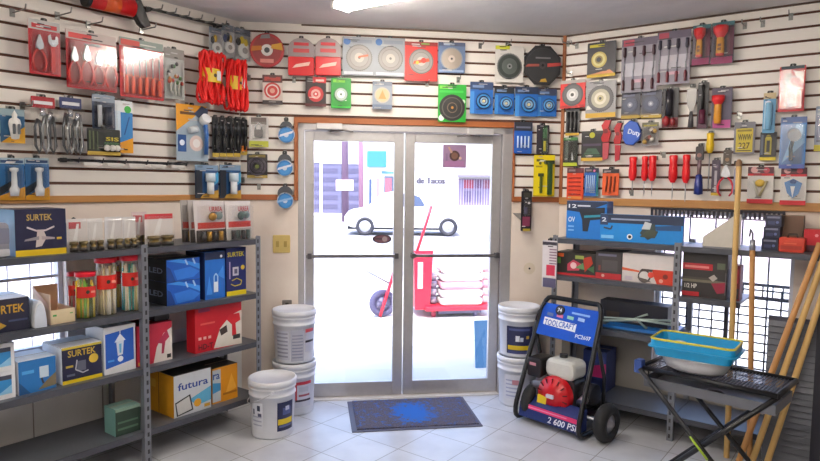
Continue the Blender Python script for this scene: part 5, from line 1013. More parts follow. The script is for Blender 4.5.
# ------------------------------------------------------------------ things on the floor
BKT = mat('#d9dbe2', .38, 0, .04); BKT2 = mat('#c9ccd6', .4, 0, .04)
def bucket(p, z, lab, rz, labels, H_=.355, handle=True, group='white plastic buckets'):
    r = thing('plastic_bucket', lab, 'bucket', (p.x, p.y, z), rz, group)
    m = MB(); m.lathe([(.001, .004), (.125, .004), (.13, 0), (.133, .012), (.143, H_ - .10), (.150, H_ - .098), (.150, H_ - .088), (.1445, H_ - .086), (.1455, H_ - .055), (.152, H_ - .053), (.152, H_ - .043), (.146, H_ - .041), (.1465, H_ - .012)], BKT, 36); m.build('body', r)
    m = MB(); m.lathe([(.150, H_ - .035), (.154, H_ - .034), (.155, H_ - .002), (.150, H_ + .004), (.142, H_ + .003), (.140, H_ - .006), (.001, H_ - .005)], mat('#e2e3e8', .35, 0, .03), 36); m.build('lid', r)
    for a0, a1, z0, z1, col, pr in labels:
        m = MB(); n = 12; f = lambda zz: .1338 + .0092 * zz / (H_ - .10) * 1.0 + .0012
        m.lathe([(f(z0), z0), (f(z1), z1)], mat(col, .4), n, None, math.radians(a0), math.radians(a1))
        for (u0, v0, u1, v1, c) in pr:
            zz0, zz1 = z0 + (z1 - z0) * v0, z0 + (z1 - z0) * v1; aa0, aa1 = math.radians(a0 + (a1 - a0) * u0), math.radians(a0 + (a1 - a0) * u1)
            m.lathe([(f(zz0) + .0008, zz0), (f(zz1) + .0008, zz1)], mat(c, .4), 6, None, aa0, aa1)
        m.build('label', r)
    if handle:
        m = MB(); pts = [(.15 * math.cos(t), -.03 - .10 * math.sin(t) - .05, H_ - .07 - .075 * math.sin(t)) for t in [PI * i / 14 for i in range(15)]]
        pts = [(.156 * math.cos(t), -.156 * math.sin(t) * 1.0, H_ - .06 - .09 * math.sin(t)) for t in [PI * i / 16 for i in range(17)]]
        m.tube(pts, .0032, mat('#b9bac2', .35, .6), 6); m.cyl((-.158, 0, H_ - .06), (-.148, 0, H_ - .06), .012, BKT, 10); m.cyl((.148, 0, H_ - .06), (.158, 0, H_ - .06), .012, BKT, 10); m.build('handle', r)
    return r
face = lambda p: math.atan2(-p.y, -p.x)          # local +X turned towards the viewer: labels around angle 0
NAVY = [(.0, .0, 1, .12, '#1b2048'), (.05, .22, .95, .42, '#d8bc1c'), (.1, .12, .9, .2, '#5c6690'), (.3, .55, .8, .8, '#49568c'), (.45, .7, .7, .85, '#c8cde0')]
GREYT = [(.05, .08 + .13 * k, .9, .14 + .13 * k, '#8c8ea0') for k in range(7)]
p = at_z(270.5, 431, 0) + L.n * .02; fr = face(p)
bucket(p, 0, 'front white bucket with a navy and yellow label, left of the door mat', fr, [(12, 62, .05, .235, '#20264e', NAVY), (-62, -25, .06, .235, '#d3d5de', [(.1, .15 + .15 * k, .9, .2 + .15 * k, '#a4a8bc') for k in range(3)] + [(.55, .7, .8, .9, '#2c3048'), (.15, .55, .3, .75, '#4c5068'), (.6, .5, .9, .62, '#4c5068')])], .365)
p = at_z(294.5, 409.5, 0); fr = face(p)
REDL = [(.0, .88, 1, 1, '#b83040'), (.0, .3, .1, .9, '#b83040'), (.2, .42, .9, .5, '#9c5060'), (.0, .22, 1, .3, '#3a2c3c'), (.2, .6, .8, .8, '#b8bccc')]
bucket(p, 0, 'lower white bucket of the left stack, with a red-edged label', fr, [(2, 52, .06, .24, '#c9cbd8', REDL)], .362, False)
bucket(p, .367, 'upper white bucket of the left stack beside the door, with grey lettered labels', fr, [(-58, -14, .03, .235, '#c3c5d2', GREYT), (-10, 28, .02, .24, '#aaacbc', [(.1, .1 + .1 * k, .9, .14 + .1 * k, '#84869a') for k in range(8)]), (32, 66, .08, .24, '#bcbed0', [(0, .85, 1, 1, '#b4404e'), (.0, .4, 1, .5, '#26242e')])], .362, False)
_s = B.hit(518.5, 330, .172)[0]; p = B.pt(_s, 0, .172); fr = face(p)
bucket(p, 0, 'lower white bucket of the right stack behind the pressure washer', fr, [(-40, 10, .06, .24, '#cfd2de', [(.1, .1 + .16 * k, .9, .16 + .16 * k, '#a0a8c4') for k in range(5)] + [(.5, .6, .9, .8, '#b87c8a')])], .362, False)
bucket(p, .367, 'upper white bucket of the right stack, with a navy label showing a white emblem', fr, [(-36, 44, .03, .232, '#20264e', [(.05, .14, .95, .3, '#d3b61e'), (.05, .0, .95, .1, '#3a4274'), (.35, .45, .5, .66, '#dfe3ee'), (.52, .45, .64, .6, '#c9d0e4'), (.75, .55, .86, .66, '#c9a63a'), (.1, .84, .9, .92, '#4c5688')])], .362, False)

# door mat
q = [at_z(345.5, 402.5, 0), at_z(460, 397.5, 0), at_z(486, 426.5, 0), at_z(354, 432.5, 0)]
c0 = sum(q, Vector()) / 4; u = ((q[1] - q[0]) + (q[2] - q[3])).normalized(); rz = math.atan2(u.y, u.x)
wd = ((q[1] - q[0]).length + (q[2] - q[3]).length) / 2; dp = ((q[0] - q[3]).length + (q[1] - q[2]).length) / 2
r = thing('door_mat', 'dark grey door mat with a blue patch in front of the glass doors', 'door mat', (c0.x, c0.y, 0), rz)
mm, nt, b = _new('mat_pile')
tc = nt.nodes.new('ShaderNodeTexCoord'); mp = nt.nodes.new('ShaderNodeMapping'); mp.inputs['Scale'].default_value = (1 / (wd * .235), 1 / (dp * .46), 1); mp.inputs['Location'].default_value = (-.05, 0, 0)
gr = nt.nodes.new('ShaderNodeTexGradient'); gr.gradient_type = 'SPHERICAL'; nz = nt.nodes.new('ShaderNodeTexNoise'); nz.inputs['Scale'].default_value = 38; nz.inputs['Detail'].default_value = 3
ad = nt.nodes.new('ShaderNodeMath'); ad.operation = 'MULTIPLY_ADD'; ad.inputs[1].default_value = 2.0; 
rp = nt.nodes.new('ShaderNodeValToRGB'); rp.color_ramp.elements[0].position = .40; rp.color_ramp.elements[1].position = .56; rp.color_ramp.elements[0].color = (0, 0, 0, 1); rp.color_ramp.elements[1].color = (1, 1, 1, 1)
nt.links.new(tc.outputs['Object'], mp.inputs[0]); nt.links.new(mp.outputs[0], gr.inputs[0]); nt.links.new(tc.outputs['Object'], nz.inputs['Vector']); nt.links.new(nz.outputs['Fac'], ad.inputs[0]); nt.links.new(gr.outputs['Fac'], ad.inputs[2]); 
rp.color_ramp.elements[0].position = .54; rp.color_ramp.elements[1].position = .76
sb = nt.nodes.new('ShaderNodeMath'); sb.operation = 'MULTIPLY'; sb.inputs[1].default_value = .5
nt.links.new(ad.outputs[0], sb.inputs[0]); nt.links.new(sb.outputs[0], rp.inputs[0])
n2 = nt.nodes.new('ShaderNodeTexNoise'); n2.inputs['Scale'].default_value = 160; rg = nt.nodes.new('ShaderNodeValToRGB'); rg.color_ramp.elements[0].color = lin('2c2a36') + [1]; rg.color_ramp.elements[1].color = lin('66606e') + [1]; rg.color_ramp.elements[0].position = .35; rg.color_ramp.elements[1].position = .65
nt.links.new(tc.outputs['Object'], n2.inputs['Vector']); nt.links.new(n2.outputs['Fac'], rg.inputs[0])
mx = nt.nodes.new('ShaderNodeMix'); mx.data_type = 'RGBA'; mx.inputs[7].default_value = lin('1a5cae') + [1]
nt.links.new(rp.outputs[0], mx.inputs[0]); nt.links.new(rg.outputs[0], mx.inputs[6]); nt.links.new(mx.outputs[2], b.inputs['Base Color']); b.inputs['Roughness'].default_value = 1
MB().box(-wd / 2 + .035, -dp / 2 + .03, .001, wd / 2 - .02, dp / 2 - .01, .012, mm).build('pile', r)
MB().box(-wd / 2, -dp / 2, 0, wd / 2, dp / 2, .006, mat('#4c4a5c', .6)).build('rubber_border', r, .002)

# ------------------------------------------------------------------ pressure washer
fl, frt = at_z(514, 421, 0), at_z(577, 443, 0); pu = (frt - fl).normalized(); W_ = (frt - fl).length
mid = (fl + frt) / 2
r = thing('pressure_washer', 'blue pressure washer with red engine and black tube frame beside the door', 'pressure washer', (mid.x, mid.y, 0), math.atan2(pu.y, pu.x))
TB_ = mat('#15161a', .32, .2); BLU = mat('#1550bc', .3); NAV = mat('#1c2c66', .35)
hw = W_ / 2; LEAN = .30; TOP = .835
def arc3(a, b, c, n=5): a, b, c = map(Vector, (a, b, c)); return [a * (1 - t) ** 2 + b * 2 * t * (1 - t) + c * t * t for t in [i / n for i in range(n + 1)]]
ft = lambda z: LEAN * (z - .08) / (TOP - .08)
def side(sx):
    x = sx * hw; return x
pts = []
x = -hw
pts += [(x, .29, .03), (x, .12, .025)] + arc3((x, .06, .025), (x, -.01, .03), (x, ft(.14), .14)) + [(x * .98, ft(.4), .40)] + arc3((x * .94, ft(.68), .68), (x * .93, ft(TOP), TOP), (x * .74, ft(TOP) + .01, TOP))
pts += [(-a, b_, c_) for a, b_, c_ in pts[::-1]]
MB().tube(pts, .0165, TB_, 12).build('tube_frame', r)
m = MB(); m.tube([(-hw, .30, .03), (-hw, .31, .35), (-hw * .97, ft(.62), .62)], .013, TB_, 10); m.tube([(hw, .30, .03), (hw, .31, .35), (hw * .97, ft(.62), .62)], .013, TB_, 10); m.build('rear_brace', r)
# leaning upper panel
ang = math.atan2(LEAN, TOP - .08); zb0, zb1 = .585, .795
Xp = Matrix.Translation((0, ft(zb0), zb0)) @ Matrix.Rotation(-ang, 4, 'X'); ph = (zb1 - zb0) / math.cos(ang)
m = MB(); m.prism([(-hw * .93, 0), (hw * .93, -.012), (hw * .90, ph), (-hw * .90, ph)], -.008, .012, BLU, Xp)
m.prints([('r', .62, .10, .92, .24, '#1550bc'), ('p', [(.1, .33), (.66, .26), (.66, .50), (.1, .56)], '#e8eaf0')], -hw * .93, 0, hw * 1.86, ph, -.0086, Xp)
m.build('control_panel', r, .002)
m = MB(); P = lambda a: (-hw * .93 + a * hw * 1.86)
m.text('TOOLCRAFT', P(.12), ph * .32, P(.64), ph * .50, -.0105, mat('#2d5fbc'), Xp); m.text('PC2607', P(.68), ph * .10, P(.93), ph * .22, -.0095, mat('#dfe6f2'), Xp)
m.poly([(P(.54), ph * .79), (P(.84), ph * .77), (P(.84), ph * .83), (P(.54), ph * .85)], -.0095, mat('#8ab0e8'), Xp)
m.build('lettering', r)
for a, c in ((.13, '#5c6ea0'), (.30, '#d0729c'), (.48, '#8cc4b4'), (.66, '#9ab8ec')): MB().poly([(P(a), ph * .62), (P(a + .11), ph * .60), (P(a + .11), ph * .70), (P(a), ph * .72)], -.0095, mat(c), Xp).build('printed_square', r)
m = MB(); m.disc(P(.34), ph * .83, .034, -.018, -.008, BLACK, 20, 0, Xp); m.disc(P(.34), ph * .83, .026, -.0185, -.018, mat('#2a2a36'), 18, 0, Xp); m.text('74', P(.34) - .016, ph * .83 - .014, P(.34) + .018, ph * .83 + .014, -.019, mat('#e6e8ee'), Xp); m.build('dial', r)
m = MB(); m.tube([(-hw * .75, ft(.78) - .03, .80), (-hw * .85, ft(.72) - .05, .745), (-hw * .9, ft(.66) - .04, .68)], .007, BLACK, 8); m.build('spray_hook', r)
# lower skirt with sloped top
m = MB(); lz0, lz1 = .040, .135
vs = [(-hw * .95, .03, lz0), (hw * .95, .03, lz0), (hw * .95, .045, lz1), (-hw * .95, .045, lz1), (-hw * .95, .13, lz1 + .045), (hw * .95, .13, lz1 + .045), (-hw * .95, .13, lz0), (hw * .95, .13, lz0)]
m.add(vs, [(0, 1, 2, 3), (3, 2, 5, 4), (0, 3, 4, 6), (1, 7, 5, 2), (6, 4, 5, 7), (0, 6, 7, 1)], NAV); m.build('lower_panel', r, .003)
Xl = Matrix.Translation((0, .0300, lz0)) @ Matrix.Rotation(-math.atan2(.015, lz1 - lz0), 4, 'X')
m = MB(); q_ = lambda a: -hw * .95 + a * hw * 1.9
m.text('2 600 PSI', q_(.50), .012, q_(.97), .054, -.002, mat('#e6e8f0'), Xl, .15); m.build('lettering', r)
m = MB(); m.poly([(q_(.10), .066), (q_(.96), .060), (q_(.96), .090), (q_(.10), .093)], -.0022, mat('#d8326e'), Xl); m.poly([(q_(.16), .073), (q_(.80), .073), (q_(.80), .081), (q_(.16), .081)], -.003, mat('#e880a4'), Xl); m.build('pink_stripe', r)
# deck, engine
MB().box(-hw * .93, .13, .10, hw * .93, .30, .125, TB_).build('deck', r)
ex, ey, ez = -.012, .165, .215
m = MB(); m.rbox(ex - .12, ey - .01, .125, ex + .13, ey + .13, .33, .03, mat('#26262a', .5)); m.build('engine_block', r, .006)
m = MB(); Xd = Matrix.Translation((ex, ey - .01, ez)) @ Matrix.Rotation(PI / 2, 4, 'X')
m.lathe([(.128, -.02), (.128, .03), (.115, .055), (.075, .065), (.07, .075), (.03, .078), (.001, .078)], mat('#c0121e', .3), 28, Xd)
for k in range(14):
    a = 2 * PI * k / 14; m.box(-.004, .078, .056, .004, .118, .0625, mat('#5c0a12'), Xd @ Matrix.Rotation(a, 4, 'Z'))
m.build('recoil_cover', r)
m = MB(); m.rbox(ex - .03, ey - .098, ez - .012, ex + .03, ey - .0885, ez + .014, .006, mat('#c9c6d4', .3)); m.build('badge', r)
m = MB(); m.rbox(ex - .09, ey - .03, .325, ex + .135, ey + .14, .455, .045, mat('#cfcfc8', .25)); m.build('fuel_tank', r, .025); MB().cyl((ex + .0, ey + .06, .45), (ex + .0, ey + .06, .478), .028, BLACK, 14).build('fuel_cap', r)
m = MB(); m.rbox(-hw * .92, ey - .06, .305, ex - .10, ey + .10, .44, .02, mat('#1c1a1c', .4)); m.prints([('r', .2, .6, .65, .75, '#c48890')], -hw * .92, .305, ex - .10 + hw * .92, .135, ey - .061); m.build('air_filter', r, .01)
m = MB(); m.cyl((-hw * .55, ey, .2), (-hw * .55, ey, .32), .045, mat('#77757c', .35, .7), 14); m.cyl((-hw * .72, ey - .03, .25), (-hw * .4, ey - .03, .27), .03, mat('#8c8a92', .35, .7), 12); m.rbox(-hw * .85, ey - .05, .18, -hw * .55, ey + .06, .27, .02, mat('#5c5a62', .4, .5)); m.build('carburettor', r, .003)
m = MB(); m.box(-hw * .86, ey - .02, .125, ex - .14, ey + .12, .21, mat('#18181a')); m.build('engine_foot', r, .004)
m = MB(); m.rbox(-.135, .075, .135, -.065, .08, .195, .004, mat('#e8c81a', .4), Matrix.Translation((0, 0, 0)) @ Matrix.Rotation(.12, 4, 'Y')); m.build('yellow_tag', r)
m = MB(); m.cyl((ex + .12, ey + .1, .24), (hw * .86, ey + .1, .24), .07, mat('#3a3a40', .4, .5), 16); m.cyl((hw * .7, ey + .1, .24), (hw * .7, ey - .02, .2), .03, STEEL, 10); m.build('pump', r)
MB().cyl((-hw * .8, .15, .125), (hw + .14, .15, .125), .012, STEEL, 10).build('axle', r)
for sx in (-1, 1):
    xc = hw + .115 if sx > 0 else -hw * .78; Xw = Matrix.Translation((xc, .15, .125)) @ Matrix.Rotation(PI / 2, 4, 'Y')
    m = MB(); m.lathe([(.060, -.036), (.09, -.042), (.112, -.032), (.1245, -.012), (.1245, .012), (.112, .032), (.09, .042), (.060, .036), (.060, -.036)], mat('#17171a', .75), 32, Xw)
    w_ = m.build('wheel', r)
    m = MB(); m.lathe([(.068, -.02), (.05, -.026), (.028, -.03), (.02, -.045), (.001, -.045)], mat('#8c8a90', .4, .4), 20, Xw); m.lathe([(.068, .02), (.05, .026), (.028, .03), (.02, .045), (.001, .045)], mat('#8c8a90', .4, .4), 20, Xw); m.build('hub', w_)

# ------------------------------------------------------------------ folding stand with mesh top
SH = .675
c1 = at_z(641, 367, SH); ua = Vector((.72, -.69, 0)).normalized(); un = Vector((.69, .72, 0)).normalized(); SL, SD = .64, .33
r = thing('folding_stand', 'black folding stand with crossed legs and a mesh top at the lower right', 'stand', (c1.x + ua.x * SL / 2 + un.x * SD / 2, c1.y + ua.y * SL / 2 + un.y * SD / 2, 0), math.atan2(ua.y, ua.x))
SB_ = mat('#1c1c20', .4, .3); hl, hd_ = SL / 2, SD / 2
m = MB()
for a, b_ in (((-hl, -hd_), (hl, -hd_)), ((hl, -hd_), (hl, hd_)), ((hl, hd_), (-hl, hd_)), ((-hl, hd_), (-hl, -hd_))): m.cyl((*a, SH), (*b_, SH), .012, SB_, 10)
m.build('top_frame', r)
m = MB()
for k in range(1, 40): x = -hl + SL * k / 40; m.box(x - .0018, -hd_, SH - .002, x + .0018, hd_, SH + .001, mat('#4a4a52', .4, .5))
for k in range(1, 22): y = -hd_ + SD * k / 22; m.box(-hl, y - .0018, SH - .004, hl, y + .0018, SH - .002, mat('#4a4a52', .4, .5))
m.build('mesh_top', r)
m = MB(); m.box(-hl * .96, -hd_ * .9, SH - .10, hl * .96, hd_ * .9, SH - .096, mat('#77797f', .4, .4))
for a in (-1, 1): m.box(-hl * .96, a * hd_ * .9 - .002, SH - .10, hl * .96, a * hd_ * .9 + .002, SH - .05, mat('#6a6c74', .4, .4)); m.box(a * hl * .96 - .002, -hd_ * .9, SH - .10, a * hl * .96 + .002, hd_ * .9, SH - .05, mat('#6a6c74', .4, .4))
for x in (-hl * .9, hl * .9):
    for y in (-hd_ * .88, hd_ * .88): m.cyl((x, y, SH - .06), (x, y, SH), .003, SB_, 6)
m.build('lower_tray', r)
for y in (-hd_, hd_):
    for sx in (-1, 1):
        MB().cyl((sx * hl * 1.0, y + .014 * sx, SH - .005), (-sx * hl * 1.02, y + .014 * sx, .012), .0125, SB_, 10).build('leg', r)
MB().cyl((0, -hd_ - .02, SH * .5), (0, hd_ + .02, SH * .5), .008, STEEL, 10).build('hinge_rod', r)
m = MB(); m.cyl((-hl * 1.02, -hd_, .02), (-hl * 1.02, hd_, .02), .011, SB_, 8); m.cyl((hl * 1.02, -hd_, .02), (hl * 1.02, hd_, .02), .011, SB_, 8); m.build('foot_bar', r)
m = MB(); m.cyl((-hl * .15, -hd_ - .028, SH * .575), (-hl * -.12, -hd_ - .028, SH * .44), .006, mat('#9ab82a', .4), 8); m.build('green_clip', r)
m = MB(); m.rbox(-hl - .03, -hd_ - .02, SH - .03, -hl + .01, -hd_ + .03, SH + .04, .01, mat('#2f4a8c', .4)); m.build('end_cap', r, .004)
# basin and tray on the stand
bz = SH + .013
p = at_z(695, 371, bz); r = thing('metal_basin', 'grey oval metal basin under the blue plastic tray on the stand', 'basin', (p.x, p.y, bz), math.atan2(ua.y, ua.x))
m = MB(); X = Matrix.Diagonal((1.35, .8, 1, 1)); m.lathe([(.001, 0), (.08, 0), (.105, .012), (.12, .045), (.124, .068), (.13, .07), (.13, .075), (.12, .075), (.115, .04), (.1, .016), (.001, .006)], mat('#c4c4c6', .35, .25), 32, X); m.build('bowl', r)
p2 = p + un * .0; r = thing('blue_tray', 'bright blue plastic tray with a yellow rim resting on the grey basin', 'tray', (p2.x - .0, p2.y, bz + .076), math.atan2(ua.y, ua.x) + .12)
bw, bd, bh = .20, .12, .082; bm = mat('#1592c8', .3)
def ring_rect(hx, hy, z, rr=.03, n=5):
    out = []
    for cx, cy, a0 in ((hx - rr, hy - rr, 0), (-hx + rr, hy - rr, 90), (-hx + rr, -hy + rr, 180), (hx - rr, -hy + rr, 270)):
        for i in range(n): a = math.radians(a0 + 90 * i / (n - 1)); out.append((cx + rr * math.cos(a), cy + rr * math.sin(a), z))
    return out
def loft(m, rgs, mt, cap=True):
    n = len(rgs[0]); vs = [v for g in rgs for v in g]; fs = []
    for k in range(len(rgs) - 1):
        for i in range(n): fs.append((k * n + i, k * n + (i + 1) % n, (k + 1) * n + (i + 1) % n, (k + 1) * n + i))
    if cap: fs.append(list(range(n))[::-1]); fs.append(list(range((len(rgs) - 1) * n, len(rgs) * n)))
    return m.add(vs, fs, mt, False)
m = MB(); loft(m, [ring_rect(bw * .88, bd * .85, 0), ring_rect(bw * .94, bd * .94, bh * .5), ring_rect(bw * 1.04, bd * 1.06, bh * .52), ring_rect(bw * 1.04, bd * 1.06, bh * .6), ring_rect(bw * .98, bd * .98, bh * .6), ring_rect(bw * .98, bd * .98, bh), ring_rect(bw * .94, bd * .92, bh), ring_rect(bw * .86, bd * .82, .006)], bm); m.build('tray_body', r)
m = MB(); m.tube(ring_rect(bw * .97, bd * .96, bh + .003), .006, mat('#cdbf3a', .4), 8, True); m.build('yellow_rim', r)
p3 = Vector((p2.x, p2.y, bz + .076))
for i, (dx, lab) in enumerate(((-.08, 'clear bag of small parts inside the blue tray, left one'), (.075, 'clear bag of small parts inside the blue tray, right one'))):
    pp = p3 + ua * dx; rr = thing('parts_bag', lab, 'bag', (pp.x, pp.y, p3.z + .0075), math.atan2(ua.y, ua.x) + .3)
    m = MB(); m.ball((0, 0, .03), .05, .045, .03, mat('#b4c4c8', .25), 14); m.build('bag', rr); m = MB(); m.box(-.03, -.046, .02, -.02, -.044, .045, mat('#e8ecec')); m.box(.0, -.047, .02, .02, -.045, .05, mat('#e8ecec')); m.box(.03, -.04, .02, .036, -.038, .04, mat('#5c6a48')); m.build('label', rr)
r = thing('small_tool', 'small black round tool with a white tag lying in the stand lower tray', 'tool', tuple(Vector((c1.x, c1.y, SH - .0955)) + ua * SL * .52 + un * SD * .35), math.atan2(ua.y, ua.x))
m = MB(); m.lathe([(.001, 0), (.04, 0), (.045, .012), (.03, .026), (.001, .028)], BLACK, 18); m.build('body', r); MB().box(-.11, -.02, .0, -.055, .0, .006, mat('#e2e4ea')).build('tag', r)

# ------------------------------------------------------------------ wooden poles
WP = M_wood('pole_wood', '#c39a58', '#d4b070', (20, 20, 3)); WO = M_wood('pole_wood_orange', '#b57e42', '#c8935a', (20, 20, 3))
def pole(a, b, rad, mt, lab, tip=None):
    a, b = Vector(a), Vector(b); L_ = (b - a).length; rt = thing('wooden_pole', lab, 'pole', a)
    rt.rotation_euler = (b - a).to_track_quat('Z', 'Y').to_euler()
    MB().cyl((0, 0, 0), (0, 0, L_), rad, mt, 14, rad * .95).build('shaft', rt, .003)
    if tip == 'cap': m = MB(); m.lathe([(rad * 1.02, L_ - .02), (rad * 1.05, L_ + .005), (rad * .5, L_ + .02), (.001, L_ + .022)], mat('#8c6a48', .5), 12); m.build('end_cap', rt)
    if tip == 'hook': m = MB(); m.cyl((0, 0, L_ - .03), (0, 0, L_ + .03), rad * 1.04, mat('#a4a6ac', .35, .7), 12); m.tube([(0, 0, L_ + .02), (0, 0, L_ + .07), (.02, 0, L_ + .09), (.03, 0, L_ + .05)], .006, mat('#a4a6ac', .35, .7), 8); m.build('metal_hook', rt)
    return rt
OF = D + .045
def onfront(px, py, off): s, z = R.hit(px, py, off); return R.pt(s, z, off)
b1_ = onfront(727, 446, OF); b1_.z = 0.0; t1_ = onfront(739, 163, OF - .02)
pole(b1_, t1_, .0165, WP, 'tall pale yellow pole standing upright before the right window', 'cap')
b2_ = onfront(750, 452, OF + .01); b2_.z = 0.0; t2_ = onfront(752.5, 245, OF - .01)
pole(b2_, t2_, .0155, WO, 'orange-brown upright pole with a metal hook at its top', 'hook')
for i, (bx, by, tx, ty, lab) in enumerate(((734, 474, 820, 243, 'leftmost of the three wooden poles slanting up to the right edge'), (747, 476, 829, 243, 'middle of the three wooden poles slanting up to the right edge'), (762, 478, 838, 247, 'rightmost of the three wooden poles slanting up to the right edge'))):
    a = at_z(bx, by, 0); b = onfront(tx, ty, OF + .03 + .0 * i); pole(a, b, .0165, WP if i else WO, lab)
# louvred panel at the right end
s0, s1 = R.hit(764, 400, OF - .01)[0], R.hit(813, 400, OF - .01)[0]
r = thing('louvred_panel', 'grey louvred metal panel behind the slanted wooden poles at the right end', 'panel', R.pt((s0 + s1) / 2, 0, OF - .005), R.rz); w = s1 - s0; hh = R.hit(790, 318, OF)[1]
m = MB(); m.box(-w / 2, .014, 0, w / 2, .018, hh, mat('#4a4a55', .4, .5))
for k in range(int(hh / .036)): m.add([(-w / 2, .0, k * .036 + .004), (w / 2, .0, k * .036 + .004), (w / 2, .014, k * .036 + .034), (-w / 2, .014, k * .036 + .034), (-w / 2, .014, k * .036 + .002), (w / 2, .014, k * .036 + .002)], [(0, 1, 2, 3), (4, 5, 1, 0)], mat('#50525a', .5, .3))
m.build('louvres', r); MB().box(w / 2, -.01, 0, w / 2 + .05, .02, hh + .12, mat('#23232e', .5)).build('edge_post', r)
# ------------------------------------------------------------------ outside
PAVE = M_rough('concrete_pavement', '#b5b1ac', '#c4c0ba', .8, .1); ASPH = M_rough('pale_asphalt', '#8f8c90', '#9c999c', .7, .15)
def ogrid(name, x0, y0, x1, y1, z, mt):
    return struct(MB().box(x0, y0, z - .1, x1, y1, z, mt).build(name))
ogrid('pavement', -14, -9, 16, 11.5, -.062, PAVE); 
mm = MB(); a_ = [eL - L.n * .2, CL - L.n * .15 - B.n * .15, CR - B.n * .15 - R.n * .15, eR - R.n * .2]
b_ = [eL - L.n * 3.6, CL - L.n * 3.6 - B.n * 3.6, CR - B.n * 3.6 - R.n * 3.6, eR - R.n * 3.6]
vs_ = [(p.x, p.y, -.008) for p in a_] + [(p.x, p.y, -.008) for p in b_]
mm.add(vs_, [(0, 4, 5, 1)[::-1], (1, 5, 6, 2)[::-1], (2, 6, 7, 3)[::-1]], PAVE); o = mm.build('sidewalk'); struct(o)
for pl in o.data.polygons:
    if pl.normal.z < 0: o.data.flip_normals(); break
ogrid('street', -60, 11.5, 60, 31, -.1, ASPH); ogrid('street_far_pavement', -60, 31, 60, 60, -.02, PAVE)
FW = mat('#dcd8d6', .8, 0, .05, .5)
# building opposite with roll-up doors
Y1 = 34.0
def fx(px, Y): return at_y(px, 200, Y).x
def fz(py, Y, px=400): return at_y(px, py, Y).z
r = thing('building', 'white building across the street with grey roll-up doors, seen through the left door', 'building', ((fx(285, Y1) + fx(398, Y1)) / 2, Y1, -.02))
x0, x1 = fx(285, Y1) - r.location.x, fx(398, Y1) - r.location.x
MB().box(x0, 0, 0, x1, 6, 6.4, FW).build('wall', r)
gx = lambda px: fx(px, Y1) - r.location.x
GD = mat('#4a4660', .6); GD2 = mat('#5d5974', .6)
for (p0, p1, pt) in ((322.5, 359, 164), (312, 319.5, 163)):
    m = MB(); zt_ = fz(pt, Y1, 340) + .02; n = 11
    for k in range(n): m.box(gx(p0), -.05 - .02 * (k % 2), zt_ * k / n, gx(p1), -.01, zt_ * (k + 1) / n, GD if k % 2 else GD2)
    m.box(gx(p0) - .05, -.09, zt_, gx(p1) + .05, -.01, zt_ + .15, mat('#c9c4cc', .6)); m.build('roller_door', r)
m = MB(); m.box(gx(338), -.10, 0, gx(341), -.02, fz(166, Y1, 340), mat('#5c5a74')); m.build('door_post', r)
MB().box(gx(367), -.25, fz(167, Y1), gx(386), -.05, fz(151, Y1), mat('#2f7690', .5)).build('sign_board', r)
m = MB(); m.box(gx(384), -.06, fz(205, Y1), gx(394), -.01, fz(176, Y1), mat('#4c5468', .5)); m.box(gx(385.2), -.08, fz(194, Y1), gx(391.5), -.05, fz(178, Y1), mat('#94505f', .5)); m.box(gx(381.5), -.1, fz(173.5, Y1), gx(395), -.02, fz(171, Y1), mat('#4a7a90')); m.build('window', r)
MB().box(gx(369), -.06, 0, gx(371.5), -.01, fz(179, Y1), mat('#34466c')).build('doorway', r)
MB().box(gx(376), -.06, fz(199, Y1), gx(379), -.01, fz(178, Y1), mat('#8a7488')).build('shutter', r)
# building to the right
Y2 = 33.0
r = thing('building', 'white building across the street with faint lettering and a barred red window', 'building', ((fx(399, Y2) + fx(560, Y2)) / 2, Y2, -.02))
gx = lambda px: fx(px, Y2) - r.location.x
MB().box(gx(399), 0, 0, gx(560), 6, 5.6, FW).build('wall', r)
m = MB()
for q_ in (0, .03, .06): m.text('de Tacos', gx(416) + q_, fz(183, Y2), gx(444) + q_, fz(177, Y2) + .02, -.06 - q_ * .1, mat('#4a4550'))
m.build('lettering', r)
m = MB(); m.box(gx(457.5), -.05, fz(205, Y2, 470), gx(495), -.01, fz(178.5, Y2, 470), mat('#7a6c8c', .5))
m.build('window', r)
m = MB()
for a, b, c in ((463.5, 473, '#9a1c40'), (475, 481, '#5a2c5a'), (483, 495, '#803850')): m.box(gx(a), -.08, fz(188, Y2, 470), gx(b), -.05, fz(179.5, Y2, 470), mat(c))
for a, b, c in ((464, 471, '#54446a'), (474.5, 481.5, '#5f5478')): m.box(gx(a), -.08, fz(202, Y2, 470), gx(b), -.05, fz(190.5, Y2, 470), mat(c))
m.build('window_panel', r)
m = MB()
for k in range(15): x = gx(458 + 2.6 * k); m.box(x - .011, -.14, fz(206, Y2, 470), x + .011, -.11, fz(178, Y2, 470), mat('#c6bccb'))
m.build('window_bars', r); MB().box(gx(457), -.7, fz(176.5, Y2, 470), gx(500), -.0, fz(174.3, Y2, 470), mat('#77707c')).build('canopy', r)
# poles
for px, Y, rad, lab in ((345.5, 28, .16, 'dark thick utility pole across the street, left one'), (361.5, 30, .12, 'thinner pale pink utility pole beside the dark one')):
    x = fx(px, Y); r = thing('utility_pole', lab, 'utility pole', (x, Y, -.1)); r.rotation_euler = (0, -.012, 0)
    m = MB(); m.cyl((0, 0, 0), (0, 0, 8), rad, mat('#6c5468' if rad > .14 else '#a87a8c', .7), 12, rad * .8); m.build('shaft', r)
    if rad > .14: MB().box(-.38, -.22, 1.38, .38, -.1, 1.85, mat('#d4b8bc', .6)).build('meter_box', r)
